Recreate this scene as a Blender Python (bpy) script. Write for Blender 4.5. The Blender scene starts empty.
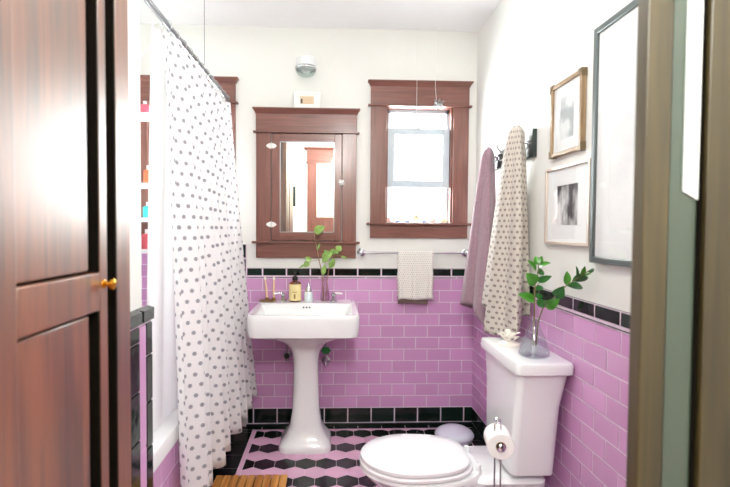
import bpy, math, random
from mathutils import Vector
random.seed(7)
D = bpy.data; S = bpy.context.scene; COL = S.collection
PI = math.pi

# ---------------------------------------------------------------- camera
FPX, CX, CY, CAMH = 487.0, 352.0, 243.5, 1.30
PSI, TH, RO = 20/487, 15.4/487, .0067
def ray(px, py):
    u = (px-CX)/FPX; v = (py-CY)/FPX
    c, s = math.cos(RO), math.sin(RO); u, v = c*u+s*v, -s*u+c*v
    f = math.cos(TH)-v*math.sin(TH); d = v*math.cos(TH)+math.sin(TH)
    return Vector((u*math.cos(PSI)+f*math.sin(PSI), -u*math.sin(PSI)+f*math.cos(PSI), -d))
def at(px, py, Y):
    r = ray(px, py); return Vector((0, 0, CAMH))+r*(Y/r.y)
cam = D.cameras.new('camera'); co = D.objects.new('camera', cam); COL.objects.link(co)
cam.lens = FPX/730*36; cam.sensor_width = 36; cam.sensor_fit = 'HORIZONTAL'
cam.shift_x = (365-CX)/730; cam.clip_start = .02
from mathutils import Matrix
fwd = Vector((math.sin(PSI)*math.cos(TH), math.cos(PSI)*math.cos(TH), -math.sin(TH)))
right = Vector((math.cos(PSI), -math.sin(PSI), 0)); up = right.cross(fwd)
c_, s_ = math.cos(RO), math.sin(RO)
r2 = right*c_ + up*s_; u2 = up*c_ - right*s_
co.matrix_world = Matrix(((r2.x, u2.x, -fwd.x, 0), (r2.y, u2.y, -fwd.y, 0), (r2.z, u2.z, -fwd.z, CAMH), (0, 0, 0, 1)))
cam.dof.use_dof = True; cam.dof.focus_distance = 2.9; cam.dof.aperture_fstop = 3.2
S.camera = co

# ---------------------------------------------------------------- materials
def srgb(r, g, b):
    f = lambda v: (v/255/12.92) if v/255 <= .04045 else ((v/255+.055)/1.055)**2.4
    return (f(r), f(g), f(b), 1)
def mat(name, rgb, rough=.5, metal=0, coat=0, coat_ior=1.5, coat_rough=.1, trans=0, ior=1.45, spec=.5, noise=0, nscale=8, alpha=1, bump=0, sheen=0, sub=0):
    m = D.materials.new(name); m.use_nodes = True; nt = m.node_tree; p = nt.nodes['Principled BSDF']
    p.inputs['Base Color'].default_value = srgb(*rgb)
    p.inputs['Roughness'].default_value = rough; p.inputs['Metallic'].default_value = metal
    p.inputs['Coat Weight'].default_value = coat; p.inputs['Coat IOR'].default_value = coat_ior
    p.inputs['Coat Roughness'].default_value = coat_rough
    p.inputs['Transmission Weight'].default_value = trans; p.inputs['IOR'].default_value = ior
    p.inputs['Specular IOR Level'].default_value = spec; p.inputs['Alpha'].default_value = alpha
    p.inputs['Sheen Weight'].default_value = sheen
    if noise or bump:
        tc = nt.nodes.new('ShaderNodeTexCoord'); n = nt.nodes.new('ShaderNodeTexNoise')
        n.inputs['Scale'].default_value = nscale; n.inputs['Detail'].default_value = 5
        nt.links.new(tc.outputs['Object'], n.inputs['Vector'])
        if noise:
            r = nt.nodes.new('ShaderNodeValToRGB'); e = r.color_ramp.elements
            c = srgb(*rgb)
            e[0].position = .3; e[1].position = .7
            e[0].color = tuple(v*(1-noise) for v in c[:3])+(1,); e[1].color = tuple(min(1, v*(1+noise)) for v in c[:3])+(1,)
            nt.links.new(n.outputs['Fac'], r.inputs['Fac']); nt.links.new(r.outputs['Color'], p.inputs['Base Color'])
        if bump:
            b = nt.nodes.new('ShaderNodeBump'); b.inputs['Strength'].default_value = bump; b.inputs['Distance'].default_value = .004
            nt.links.new(n.outputs['Fac'], b.inputs['Height']); nt.links.new(b.outputs['Normal'], p.inputs['Normal'])
    return m
def wood(name, dark, light, rough=.35, coat=.5, scale=(30, 30, 1.6), coat_ior=1.5, coat_rough=.2, lo=.35, hi=.68):
    m = mat(name, light, rough, coat=coat, coat_ior=coat_ior, coat_rough=coat_rough); nt = m.node_tree; p = nt.nodes['Principled BSDF']
    tc = nt.nodes.new('ShaderNodeTexCoord'); mp = nt.nodes.new('ShaderNodeMapping'); mp.inputs['Scale'].default_value = scale
    n = nt.nodes.new('ShaderNodeTexNoise'); n.inputs['Scale'].default_value = 1; n.inputs['Detail'].default_value = 7; n.inputs['Distortion'].default_value = 1.2
    r = nt.nodes.new('ShaderNodeValToRGB'); e = r.color_ramp.elements
    e[0].position = lo; e[1].position = hi; e[0].color = srgb(*dark); e[1].color = srgb(*light)
    nt.links.new(tc.outputs['Object'], mp.inputs['Vector']); nt.links.new(mp.outputs['Vector'], n.inputs['Vector'])
    nt.links.new(n.outputs['Fac'], r.inputs['Fac']); nt.links.new(r.outputs['Color'], p.inputs['Base Color'])
    return m
def tilemat(name, rgb, rough=.12, var=.12, spec=.5, objvar=True):
    m = mat(name, rgb, rough, spec=spec); nt = m.node_tree; p = nt.nodes['Principled BSDF']
    a = nt.nodes.new('ShaderNodeAttribute'); a.attribute_name = 'tone'
    h = nt.nodes.new('ShaderNodeHueSaturation'); h.inputs['Color'].default_value = srgb(*rgb)
    mr = nt.nodes.new('ShaderNodeMapRange'); mr.inputs['To Min'].default_value = 1-var; mr.inputs['To Max'].default_value = 1+var
    nt.links.new(a.outputs['Fac'], mr.inputs['Value']); nt.links.new(mr.outputs['Result'], h.inputs['Value'])
    nt.links.new(h.outputs['Color'], p.inputs['Base Color'])
    tc = nt.nodes.new('ShaderNodeTexCoord'); n = nt.nodes.new('ShaderNodeTexNoise'); n.inputs['Scale'].default_value = 14
    b = nt.nodes.new('ShaderNodeBump'); b.inputs['Strength'].default_value = .12; b.inputs['Distance'].default_value = .01
    nt.links.new(tc.outputs['Object'], n.inputs['Vector']); nt.links.new(n.outputs['Fac'], b.inputs['Height']); nt.links.new(b.outputs['Normal'], p.inputs['Normal'])
    return m
def dots(name, base, dot, pitch, rad, rough=.9, translucent=.25, ring=False, rowshift=.5, bump=.25, squash=1.0):
    """printed dots on cloth, laid out in the cloth's own metres (UV)"""
    m = D.materials.new(name); m.use_nodes = True; nt = m.node_tree; N = nt.nodes; L = nt.links; p = N['Principled BSDF']
    p.inputs['Roughness'].default_value = rough; p.inputs['Sheen Weight'].default_value = .2; p.inputs['Specular IOR Level'].default_value = .2
    uv = N.new('ShaderNodeUVMap'); uv.uv_map = 'UVMap'; sp = N.new('ShaderNodeSeparateXYZ'); L.new(uv.outputs['UV'], sp.inputs[0])
    def M(op, a, b=None, c=None):
        n = N.new('ShaderNodeMath'); n.operation = op
        for i, v in enumerate((a, b, c)):
            if v is None: continue
            if isinstance(v, (int, float)): n.inputs[i].default_value = v
            else: L.new(v, n.inputs[i])
        return n.outputs[0]
    x = M('DIVIDE', sp.outputs['X'], pitch); y = M('DIVIDE', sp.outputs['Y'], pitch*squash)
    row = M('FLOOR', y); par = M('MODULO', M('ABSOLUTE', row), 2)
    fx = M('SUBTRACT', M('FRACT', M('ADD', x, M('MULTIPLY', par, rowshift))), .5)
    fy = M('MULTIPLY', M('SUBTRACT', M('FRACT', y), .5), squash)
    d = M('SQRT', M('ADD', M('MULTIPLY', fx, fx), M('MULTIPLY', fy, fy)))
    ang = M('ARCTAN2', fy, fx); wob = M('MULTIPLY', M('SINE', M('MULTIPLY', ang, 6)), rad/pitch*.10)
    dd = M('ADD', d, wob)
    k = N.new('ShaderNodeMapRange'); k.inputs['From Min'].default_value = rad/pitch*.8; k.inputs['From Max'].default_value = rad/pitch*1.15
    k.inputs['To Min'].default_value = 1; k.inputs['To Max'].default_value = 0; L.new(dd, k.inputs['Value'])
    fac = k.outputs['Result']
    if ring:
        inner = M('LESS_THAN', d, rad/pitch*.3); fac = M('MULTIPLY', fac, M('SUBTRACT', 1, M('MULTIPLY', inner, .8)))
    mx = N.new('ShaderNodeMix'); mx.data_type = 'RGBA'; mx.inputs[6].default_value = srgb(*base); mx.inputs[7].default_value = srgb(*dot)
    L.new(fac, mx.inputs[0]); L.new(mx.outputs[2], p.inputs['Base Color'])
    n = N.new('ShaderNodeTexNoise'); n.inputs['Scale'].default_value = 60; tc = N.new('ShaderNodeTexCoord'); L.new(tc.outputs['Object'], n.inputs['Vector'])
    b = N.new('ShaderNodeBump'); b.inputs['Strength'].default_value = bump; b.inputs['Distance'].default_value = .003; L.new(n.outputs['Fac'], b.inputs['Height']); L.new(b.outputs['Normal'], p.inputs['Normal'])
    if translucent:
        t = N.new('ShaderNodeBsdfTranslucent'); L.new(mx.outputs[2], t.inputs['Color'])
        ms = N.new('ShaderNodeMixShader'); ms.inputs[0].default_value = translucent
        L.new(p.outputs[0], ms.inputs[1]); L.new(t.outputs[0], ms.inputs[2]); L.new(ms.outputs[0], N['Material Output'].inputs['Surface'])
    return m
def clearglass(name, tint=(255, 255, 255), gloss=.12, rough=.02):
    m = D.materials.new(name); m.use_nodes = True; nt = m.node_tree; N = nt.nodes; L = nt.links; N.remove(N['Principled BSDF'])
    t = N.new('ShaderNodeBsdfTransparent'); t.inputs['Color'].default_value = srgb(*tint)
    g = N.new('ShaderNodeBsdfGlossy'); g.inputs['Roughness'].default_value = rough
    f = N.new('ShaderNodeLayerWeight'); f.inputs['Blend'].default_value = .5
    q = N.new('ShaderNodeMath'); q.operation = 'POWER'; q.inputs[1].default_value = 4; L.new(f.outputs['Facing'], q.inputs[0])
    a = N.new('ShaderNodeMath'); a.operation = 'MULTIPLY_ADD'; a.inputs[1].default_value = .5; a.inputs[2].default_value = gloss*.5; a.use_clamp = True; L.new(q.outputs[0], a.inputs[0])
    x = N.new('ShaderNodeMixShader'); L.new(a.outputs[0], x.inputs[0]); L.new(t.outputs[0], x.inputs[1]); L.new(g.outputs[0], x.inputs[2])
    L.new(x.outputs[0], N['Material Output'].inputs['Surface']); return m

paint = mat('warm_white_paint', (229, 229, 225), .6, noise=.01, nscale=3, bump=.05)
ceilpaint = mat('ceiling_paint', (248, 249, 250), .7, noise=.01, nscale=3)
whitetrim = mat('white_trim_paint', (236, 238, 238), .35)
pink = tilemat('orchid_glazed_tile', (210, 158, 203), .13, .07)
black = tilemat('black_glazed_tile', (20, 34, 29), .1, .35)
grout = mat('white_grout', (225, 205, 222), .85, noise=.06, nscale=40)
fblack = tilemat('black_floor_tile', (16, 24, 21), .18, .4)
fpink = tilemat('pink_floor_tile', (230, 182, 210), .25, .07)
fgrout = mat('pale_floor_grout', (226, 196, 210), .8, noise=.05, nscale=40)
casing = wood('mahogany_casing', (108, 64, 54), (132, 82, 70), .38, .5, (40, 40, 2.5))
casingH = wood('mahogany_casing_across', (108, 64, 54), (132, 82, 70), .38, .5, (2.5, 40, 40))
dkwood = wood('dark_varnished_wood', (34, 16, 6), (122, 66, 28), .34, 1, (26, 26, 1.5), coat_ior=1.9, coat_rough=.40, lo=.3, hi=.62)
dkwood2 = wood('olive_brown_varnished_wood', (46, 38, 14), (80, 68, 36), .4, .6, (20, 20, 1.2), coat_rough=.3)
gap = mat('groove_shade_wood', (14, 10, 5), .95, spec=.1)  # near-black colour stands in for the shade inside grooves and gaps
teak = wood('golden_teak', (160, 98, 36), (222, 160, 84), .45, .2, (26, 2, 30))
porc = mat('white_porcelain', (236, 237, 238), .12, coat=.6, coat_rough=.05)
seatm = mat('white_seat_plastic', (234, 234, 237), .2)
chrome = mat('chrome', (215, 218, 222), .12, metal=1)
steel = mat('brushed_steel', (150, 152, 156), .3, metal=1)
brass = mat('brass', (222, 158, 50), .2, metal=1)
mirrorm = mat('mirror_glass', (238, 242, 240), .01, metal=1)
glass = clearglass('clear_glass', (250, 252, 253), .10)
pane = clearglass('window_glass', (255, 255, 255), .02)
picglass = clearglass('picture_glass', (255, 255, 255), .05)
sashm = mat('blue_grey_sash_paint', (196, 208, 216), .4, noise=.03)
curtainm = dots('polka_dot_curtain_cloth', (248, 246, 247), (168, 167, 174), .044, .0088, translucent=.42, ring=False)
linerm = dots('plain_liner_cloth', (250, 250, 250), (250, 250, 250), .1, .01, translucent=.6)
towelm = dots('dotted_cream_cotton', (204, 196, 186), (126, 106, 106), .026, .0062, translucent=.1, ring=True, bump=.5)
handm = dots('speckled_cream_cotton', (240, 237, 231), (192, 182, 176), .014, .0032, translucent=.1, ring=False, bump=.8)
mauvem = mat('mauve_terry', (156, 128, 140), .95, noise=.08, nscale=60, bump=.7, sheen=.3)
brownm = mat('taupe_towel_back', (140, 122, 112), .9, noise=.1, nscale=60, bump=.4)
leafm = mat('fresh_green_leaf', (70, 140, 42), .35, noise=.25, nscale=18, coat=.2)
leafd = mat('yellow_green_leaf', (140, 176, 92), .45, noise=.2, nscale=20)
leafk = mat('deep_green_leaf', (38, 104, 40), .35, noise=.25, nscale=20)
stemm = mat('brown_green_stem', (118, 112, 70), .6, noise=.2)
stemp = mat('pinkish_stem', (158, 128, 104), .6, noise=.2)
white = mat('white_matte', (240, 238, 234), .6)
paper = mat('paper_tissue', (244, 243, 240), .95, bump=.3, nscale=40)
kraft = mat('cardboard_core', (150, 122, 84), .9)
blackm = mat('black_plastic', (22, 20, 22), .3)
rackm = mat('dark_green_black_board', (28, 40, 38), .3, coat=.3)

# ---------------------------------------------------------------- mesh builder
def rrect(cx, cy, w, d, r, n=5, z=0):
    pts = []
    for (sx, sy, a0) in ((1, 1, 0), (-1, 1, 90), (-1, -1, 180), (1, -1, 270)):
        for i in range(n+1):
            a = math.radians(a0+90*i/n)
            pts.append((cx+sx*(w/2-r)+r*math.cos(a), cy+sy*(d/2-r)+r*math.sin(a), z))
    return pts
class MB:
    def __init__(s): s.v = []; s.f = []; s.m = []; s.tone = []; s.uv = {}; s._t = .5
    def add(s, vs, fs, m=0, t=None):
        b = len(s.v); s.v += [tuple(v) for v in vs]
        for f in fs: s.f.append(tuple(b+i for i in f)); s.m.append(m); s.tone.append(s._t if t is None else t)
        return s
    def box(s, x0, x1, y0, y1, z0, z1, m=0):
        vs = [(x, y, z) for z in (z0, z1) for y in (y0, y1) for x in (x0, x1)]
        return s.add(vs, [(0, 2, 3, 1), (4, 5, 7, 6), (0, 1, 5, 4), (2, 6, 7, 3), (0, 4, 6, 2), (1, 3, 7, 5)], m)
    def loft(s, rings, m=0, cap0=True, cap1=True, closed=True):
        n = len(rings[0]); vs = [p for r in rings for p in r]; fs = []
        for k in range(len(rings)-1):
            for i in range(n if closed else n-1):
                j = (i+1) % n; fs.append((k*n+i, k*n+j, (k+1)*n+j, (k+1)*n+i))
        if cap0: fs.append(tuple(reversed(range(n))))
        if cap1: fs.append(tuple((len(rings)-1)*n+i for i in range(n)))
        return s.add(vs, fs, m)
    def lathe(s, prof, c, axis='Z', n=24, m=0, caps=True):
        rings = []
        for (r, h) in prof:
            ring = []
            for i in range(n):
                a = 2*PI*i/n; p, q = max(r, 1e-4)*math.cos(a), max(r, 1e-4)*math.sin(a)
                if axis == 'Z': ring.append((c[0]+p, c[1]+q, c[2]+h))
                elif axis == 'Y': ring.append((c[0]+p, c[1]+h, c[2]-q))
                elif axis == 'X': ring.append((c[0]+h, c[1]+p, c[2]+q))
                else:
                    ax = Vector(axis).normalized(); e1 = ax.orthogonal().normalized(); e2 = ax.cross(e1)
                    ring.append(tuple(Vector(c)+ax*h+e1*p+e2*q))
            rings.append(ring)
        return s.loft(rings, m, caps, caps)
    def tube(s, path, r, n=10, m=0):
        path = [Vector(p) for p in path]; rings = []; prev = None
        for i, p in enumerate(path):
            t = (path[min(i+1, len(path)-1)]-path[max(i-1, 0)]).normalized()
            e = (prev - t*prev.dot(t)).normalized() if prev is not None and (prev - t*prev.dot(t)).length > 1e-4 else t.orthogonal().normalized()
            prev = e; b = t.cross(e); rr = r[i] if isinstance(r, (list, tuple)) else r
            rings.append([tuple(p+e*rr*math.cos(2*PI*k/n)+b*rr*math.sin(2*PI*k/n)) for k in range(n)])
        return s.loft(rings, m)
    def prism(s, poly, axis, a, b, m=0):
        """poly: 2-D outline; axis X: (y,z), axis Y: (x,z), axis Z: (x,y)"""
        def P(p, h): return (h, p[0], p[1]) if axis == 'X' else ((p[0], h, p[1]) if axis == 'Y' else (p[0], p[1], h))
        return s.loft([[P(p, a) for p in poly], [P(p, b) for p in poly]], m)
    def build(s, name, mats, parent=None, bevel=0, smooth=True, sub=0, solid=0, fix=True, seg=2):
        if not isinstance(mats, (list, tuple)): mats = [mats]
        if parent is not None: L = Vector(parent['_loc'])
        else:
            xs, ys, zs = zip(*s.v); L = Vector(((min(xs)+max(xs))/2, (min(ys)+max(ys))/2, min(zs)))
        me = D.meshes.new(name); me.from_pydata([tuple(Vector(v)-L) for v in s.v], [], s.f)
        for mt in mats: me.materials.append(mt)
        me.polygons.foreach_set('material_index', s.m)
        at_ = me.attributes.new('tone', 'FLOAT', 'FACE'); at_.data.foreach_set('value', s.tone)
        if s.uv:
            ul = me.uv_layers.new(name='UVMap')
            for lp in me.loops: ul.data[lp.index].uv = s.uv.get(lp.vertex_index, (0, 0))
        if fix:
            import bmesh
            bm = bmesh.new(); bm.from_mesh(me); bmesh.ops.recalc_face_normals(bm, faces=bm.faces); bm.to_mesh(me); bm.free()
        o = D.objects.new(name, me); COL.objects.link(o)
        if smooth:
            me.polygons.foreach_set('use_smooth', [True]*len(me.polygons)); 
            try: me.set_sharp_from_angle(angle=math.radians(38))
            except Exception: pass
        if parent is not None:
            o.parent = parent; o['_loc'] = parent['_loc']
        else: o.location = L; o['_loc'] = tuple(L)
        if solid: md = o.modifiers.new('solid', 'SOLIDIFY'); md.thickness = solid; md.offset = 0
        if bevel:
            md = o.modifiers.new('bevel', 'BEVEL'); md.width = bevel; md.segments = seg; md.limit_method = 'ANGLE'; md.angle_limit = math.radians(40)
        if sub: md = o.modifiers.new('sub', 'SUBSURF'); md.levels = sub; md.render_levels = sub
        return o
def empty(name, loc):
    o = D.objects.new(name, None); COL.objects.link(o); o.location = loc; o['_loc'] = tuple(loc); o.empty_display_size = .05; return o
def tag(o, label=None, cat=None, group=None, kind=None):
    if label: o['label'] = label
    if cat: o['category'] = cat
    if group: o['group'] = group
    if kind: o['kind'] = kind
    return o
def struct(o, label=None): o['kind'] = 'structure'; (label and o.__setitem__('label', label)); return o
def copy_tree(o, parent=None):
    c = o.copy(); COL.objects.link(c)
    if parent is not None: c.parent = parent
    for ch in list(o.children): copy_tree(ch, c)
    return c

# ---------------------------------------------------------------- dimensions
YB, XR, ZC = 3.18, .942, 2.585          # back wall, right wall, ceiling
XL, XA = -.62, -1.40                    # left wall by the door, outer wall of the tub alcove
YA = 1.66                               # where the alcove starts
ZP0, ZP1 = .117, .970                   # pink tile field
NR = 11; RH = (ZP1-ZP0)/NR; TW = .1545

# ---------------------------------------------------------------- tiles
def tile(mb, org, U, N, u0, u1, z0, z1, m, t0=.0, t1=.006, g=.0014, ch=.0022):
    """one glazed tile on a vertical plane: org point, U along the wall, N outward"""
    u0 += g; u1 -= g; z0 += g; z1 -= g
    if u1-u0 < .006 or z1-z0 < .004: return
    tx, tz = random.uniform(-.0004, .0004), random.uniform(-.0003, .0003)
    def P(u, z, h): return (org[0]+U[0]*u+N[0]*h, org[1]+U[1]*u+N[1]*h, z)
    vs = [P(u0, z0, t0), P(u1, z0, t0), P(u1, z1, t0), P(u0, z1, t0), P(u0+ch, z0+ch, t1+tx), P(u1-ch, z0+ch, t1+tz), P(u1-ch, z1-ch, t1-tx), P(u0+ch, z1-ch, t1-tz)]
    mb.add(vs, [(0, 1, 5, 4), (1, 2, 6, 5), (2, 3, 7, 6), (3, 0, 4, 7), (4, 5, 6, 7)], m, random.random())
def field(mb, org, U, N, ua, ub, z0, z1, ph, rh=RH, m=1, zref=ZP1, h=.006, tw=TW):
    """running bond field from ua to ub; ph = a joint of the top row (in u)"""
    r0 = 0
    k = 0; z = zref
    while z > z0+.002:
        zl, zh = max(z-rh, z0), min(z, z1)
        if zh > zl+.003:
            off = ph + (tw/2 if k % 2 else 0); n = math.floor((ua-off)/tw); u = off+n*tw
            while u < ub:
                a, b = max(u, ua), min(u+tw, ub)
                if b-a > .004: tile(mb, org, U, N, a, b, zl, zh, m, t1=h)
                u += tw
        z -= rh; k += 1
def backing(mb, org, U, N, ua, ub, z0, z1, h=.0042, m=0):
    P = lambda u, z, hh: (org[0]+U[0]*u+N[0]*hh, org[1]+U[1]*u+N[1]*hh, z)
    vs = [P(ua, z0, 0), P(ub, z0, 0), P(ub, z1, 0), P(ua, z1, 0), P(ua, z0, h), P(ub, z0, h), P(ub, z1, h), P(ua, z1, h)]
    mb.add(vs, [(0, 1, 5, 4), (1, 2, 6, 5), (2, 3, 7, 6), (3, 0, 4, 7), (4, 5, 6, 7), (3, 2, 1, 0)], m)
def row(mb, org, U, N, ua, ub, z0, z1, ph, m, h=.006, tw=TW, ch=.0022):
    n = math.floor((ua-ph)/tw); u = ph+n*tw
    while u < ub:
        a, b = max(u, ua), min(u+tw, ub)
        if b-a > .006: tile(mb, org, U, N, a, b, z0, z1, m, t1=h, ch=ch)
        u += tw
BK = ((0, YB), (1, 0), (0, -1)); RT = ((XR, 0), (0, 1), (-1, 0)); LF = ((XL, 0), (0, 1), (1, 0))

# ---------------------------------------------------------------- shell
W = [(.348, .786, 1.336, 2.098), (-1.17, -.712, 1.336, 2.098)]   # window holes
mb = MB()
xs = [XA-.1, W[1][0], W[1][1], W[0][0], W[0][1], XR+.1]
mb.box(XA-.1, XR+.1, YB, YB+.16, -.1, 1.336); mb.box(XA-.1, XR+.1, YB, YB+.16, 2.098, ZC+.1)
for a, b in ((XA-.1, W[1][0]), (W[1][1], W[0][0]), (W[0][1], XR+.1)): mb.box(a, b, YB, YB+.16, 1.336, 2.098)
wb = struct(mb.build('wall_back', paint, smooth=False))
# tile on the back wall (pink field) as part of the wall
mb = MB(); backing(mb, *BK, -.552, XR, .0, 1.034)
field(mb, *BK, -.552, XR-.0, ZP0, ZP1, .0-.449)
backing(mb, *BK, XA, -.552, .3, 1.19); field(mb, *BK, XA, -.600, .4, 1.135, -.449, zref=1.135)
mb.build('tile_field', [grout, pink], wb, smooth=False)['label'] = 'orchid pink subway tile with white grout'
mb = MB(); backing(mb, *BK, -.552, XR, .972, 1.036, .0088); row(mb, *BK, -.552, XR, .985, 1.039, -.449, 1, h=.011, ch=.004); row(mb, *BK, -.552, XR, .9705, .982, -.449+.07, 1, h=.011, tw=.3, ch=.003)
# the border steps up around the tub
for k in range(1): tile(mb, *BK, -.603, -.554, 1.10, 1.192, 1, t1=.014, ch=.006)
tile(mb, *BK, -.603, -.554, .985, 1.098, 1, t1=.014, ch=.006)
row(mb, *BK, XA, -.605, 1.14, 1.192, -.449, 1, h=.011, ch=.004)
backing(mb, *BK, XA, -.553, .975, 1.188, .0045, 0)
struct(mb.build('trim_1', [grout, black], smooth=False), 'black glazed border tiles on the back wall')
mb = MB(); backing(mb, *BK, -.552, XR, 0, .117, .005); row(mb, *BK, -.548, XR, .016, .117, -.508, 1, h=.010, ch=.004)
mb.box(-.552, XR, YB-.024, YB-.003, 0, .014, 1)
struct(mb.build('baseboard_back', [grout, black], smooth=False), 'black tile base along the back wall')

mb = MB(); mb.box(XR, XR+.12, -1.1, YB+.16, -.1, ZC+.1)
wr = struct(mb.build('wall_right', paint, smooth=False))
Y0R = .84
mb = MB(); backing(mb, *RT, Y0R, YB, 0, 1.034); field(mb, *RT, Y0R, YB-.006, ZP0, ZP1, 1.838)
mb.build('tile_field', [grout, pink], wr, smooth=False)['label'] = 'orchid pink subway tile with white grout'
mb = MB(); backing(mb, *RT, Y0R, YB, .972, 1.036, .0088); row(mb, *RT, Y0R, YB-.012, .985, 1.039, 1.838, 1, h=.011, ch=.004); row(mb, *RT, Y0R, YB-.012, .9705, .982, 1.838+.07, 1, h=.011, tw=.3, ch=.003)
struct(mb.build('trim_2', [grout, black], smooth=False), 'black glazed border tiles on the right wall')
mb = MB(); backing(mb, *RT, Y0R, YB, 0, .117, .005); row(mb, *RT, Y0R, YB-.012, .016, .117, 1.838, 1, h=.010, ch=.004)
mb.box(XR-.024, XR-.003, Y0R, YB-.012, 0, .014, 1)
struct(mb.build('baseboard_right', [grout, black], smooth=False), 'black tile base along the right wall')

# left wall beside the cabinet, alcove walls
mb = MB(); mb.box(XA-.1, XL, 1.185, YA-.05, -.1, ZC+.1)

wl = struct(mb.build('wall_left', paint, smooth=False))
mb = MB(); backing(mb, *LF, 1.185, YA-.05, 0, 1.034, .012); mb.box(-.632, XL+.012, YA-.05, YA-.002, 0, 1.034, 0)
row_z = [.0, .117]
z = 1.0
def vcol(mb, y0, y1, m, z0, top, step, off):
    z = top-off
    tile(mb, *LF, y0, y1, z, top, m, t0=.010, t1=.018)
    while z > z0:
        tile(mb, *LF, y0, y1, max(z-step, z0), z, m, t0=.010, t1=.018); z -= step
vcol(mb, 1.475, 1.548, 1, 0, .985, TW, .05); vcol(mb, 1.548, 1.600, 2, 0, .985, .6, .4); vcol(mb, 1.603, YA-.004, 1, 0, .985, TW, .11)
field(mb, *LF, 1.19, 1.475, .0, .985, 1.3, zref=.985, m=2, h=.018)
row(mb, *LF, 1.19, YA-.003, .987, 1.039, 1.40, 1, h=.026, ch=.006)
mb.build('tile_border', [grout, black, pink], wl, smooth=False)['label'] = 'black and orchid tile border at the wall end'
mb = MB(); mb.box(XA-.1, XA, YA-.05, YB+.0, -.1, ZC+.1); wa = struct(mb.build('wall_alcove', paint, smooth=False))
# alcove tile on the outer wall
mb = MB(); AL = ((XA, 0), (0, 1), (1, 0)); backing(mb, *AL, YA-.05, YB, .3, 1.185); field(mb, *AL, YA-.05, YB-.01, .4, 1.135, 1.8, zref=1.135); row(mb, *AL, YA-.05, YB-.015, 1.14, 1.192, 1.8, 2, h=.014)
mb.build('alcove_tile', [grout, pink, black], wa, smooth=False)['label'] = 'orchid tile inside the tub alcove'

# front wall of the room right of the doorway, hall shell
XD = .70
mb = MB(); mb.box(-.47, XR-.001, .70, .80, 2.302, ZC+.0)
struct(mb.build('wall_front', paint, smooth=False))
mb = MB(); mb.box(XA-.1, XR+.12, -1.2, -1.05, -.1, ZC+.1); struct(mb.build('wall_hall', paint, smooth=False))
mb = MB(); mb.box(-1.5, -.92, -1.1, 1.184, -.1, ZC+.1); struct(mb.build('wall_hall_left', paint, smooth=False))
mb = MB(); mb.box(XA-.1, XR+.12, -1.2, YB+.16, ZC, ZC+.1); struct(mb.build('ceiling', ceilpaint, smooth=False))

# ---------------------------------------------------------------- floor
def clip(poly, x0, x1, y0, y1):
    def c(ps, ax, v, keep):
        out = []
        for i in range(len(ps)):
            a, b = ps[i-1], ps[i]; ka, kb = keep(a[ax]), keep(b[ax])
            if ka != kb:
                t = (v-a[ax])/(b[ax]-a[ax]); out.append((a[0]+(b[0]-a[0])*t, a[1]+(b[1]-a[1])*t))
            if kb: out.append(b)
        return out
    for ax, v, s in ((0, x0, 1), (0, x1, -1), (1, y0, 1), (1, y1, -1)):
        if not poly: return []
        poly = c(poly, ax, v, (lambda q, v=v: q > v) if s == 1 else (lambda q, v=v: q < v))
    return poly
mb = MB(); mb.box(XA-.1, XR+.1, .7, YB+.1, -.1, 0, 0); mb.box(XA-.1, XR+.1, -1.2, .7, -.1, 0, 3)
HX0, HX1, HY0, HY1 = -.474, .852, .9, 3.088
w = .1125; pit = .0969; R = .0650
def ftile(poly, m, h=.003, sh=.0016):
    if len(poly) < 3: return
    cx = sum(p[0] for p in poly)/len(poly); cy = sum(p[1] for p in poly)/len(poly)
    out = []
    for p in poly:
        d = math.hypot(p[0]-cx, p[1]-cy) or 1; k = max(0, 1-sh/d); out.append((cx+(p[0]-cx)*k, cy+(p[1]-cy)*k, h))
    mb.add(out, [tuple(range(len(out)))], m, random.random())
k = 0; y = 3.035
yy = y+pit; rowi = -1
while yy > HY0-.1:
    odd = rowi % 2
    x = -.3635-3*w+(w/2 if odd else 0)
    while x < HX1+w:
        hexp = [(x+R*math.sin(a), yy+R*math.cos(a)) for a in [PI/3*i for i in range(6)]]
        ftile(clip(hexp, HX0, HX1, HY0, HY1), 2 if odd else 1)
        x += w
    yy -= pit; rowi += 1
def strip(x0, x1, y0, y1, m, step, along='x'):
    a, b = (x0, x1) if along == 'x' else (y0, y1)
    u = a
    while u < b-.01:
        v = min(u+step, b)
        ftile([(u, y0), (v, y0), (v, y1), (u, y1)] if along == 'x' else [(x0, u), (x1, u), (x1, v), (x0, v)], m); u = v
strip(HX0-.024, HX1+.002, HY1+.002, HY1+.018, 2, .155); strip(HX0-.024, HX0-.002, HY0, HY1, 2, .155, 'y'); 
strip(-.60, XR-.02, HY1+.02, YB-.02, 1, .155)
strip(-.64, HX0-.026, HY0, HY1+.018, 1, .155, 'y'); strip(HX1+.004, XR-.02, HY0, HY1+.018, 1, .155, 'y')
hallwood = wood('hall_floor_wood', (110, 70, 36), (168, 118, 70), .4, .3, (3, 30, 30))
struct(mb.build('floor', [fgrout, fblack, fpink, hallwood], smooth=False), 'black and pink hexagon tile floor with black border')

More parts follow.
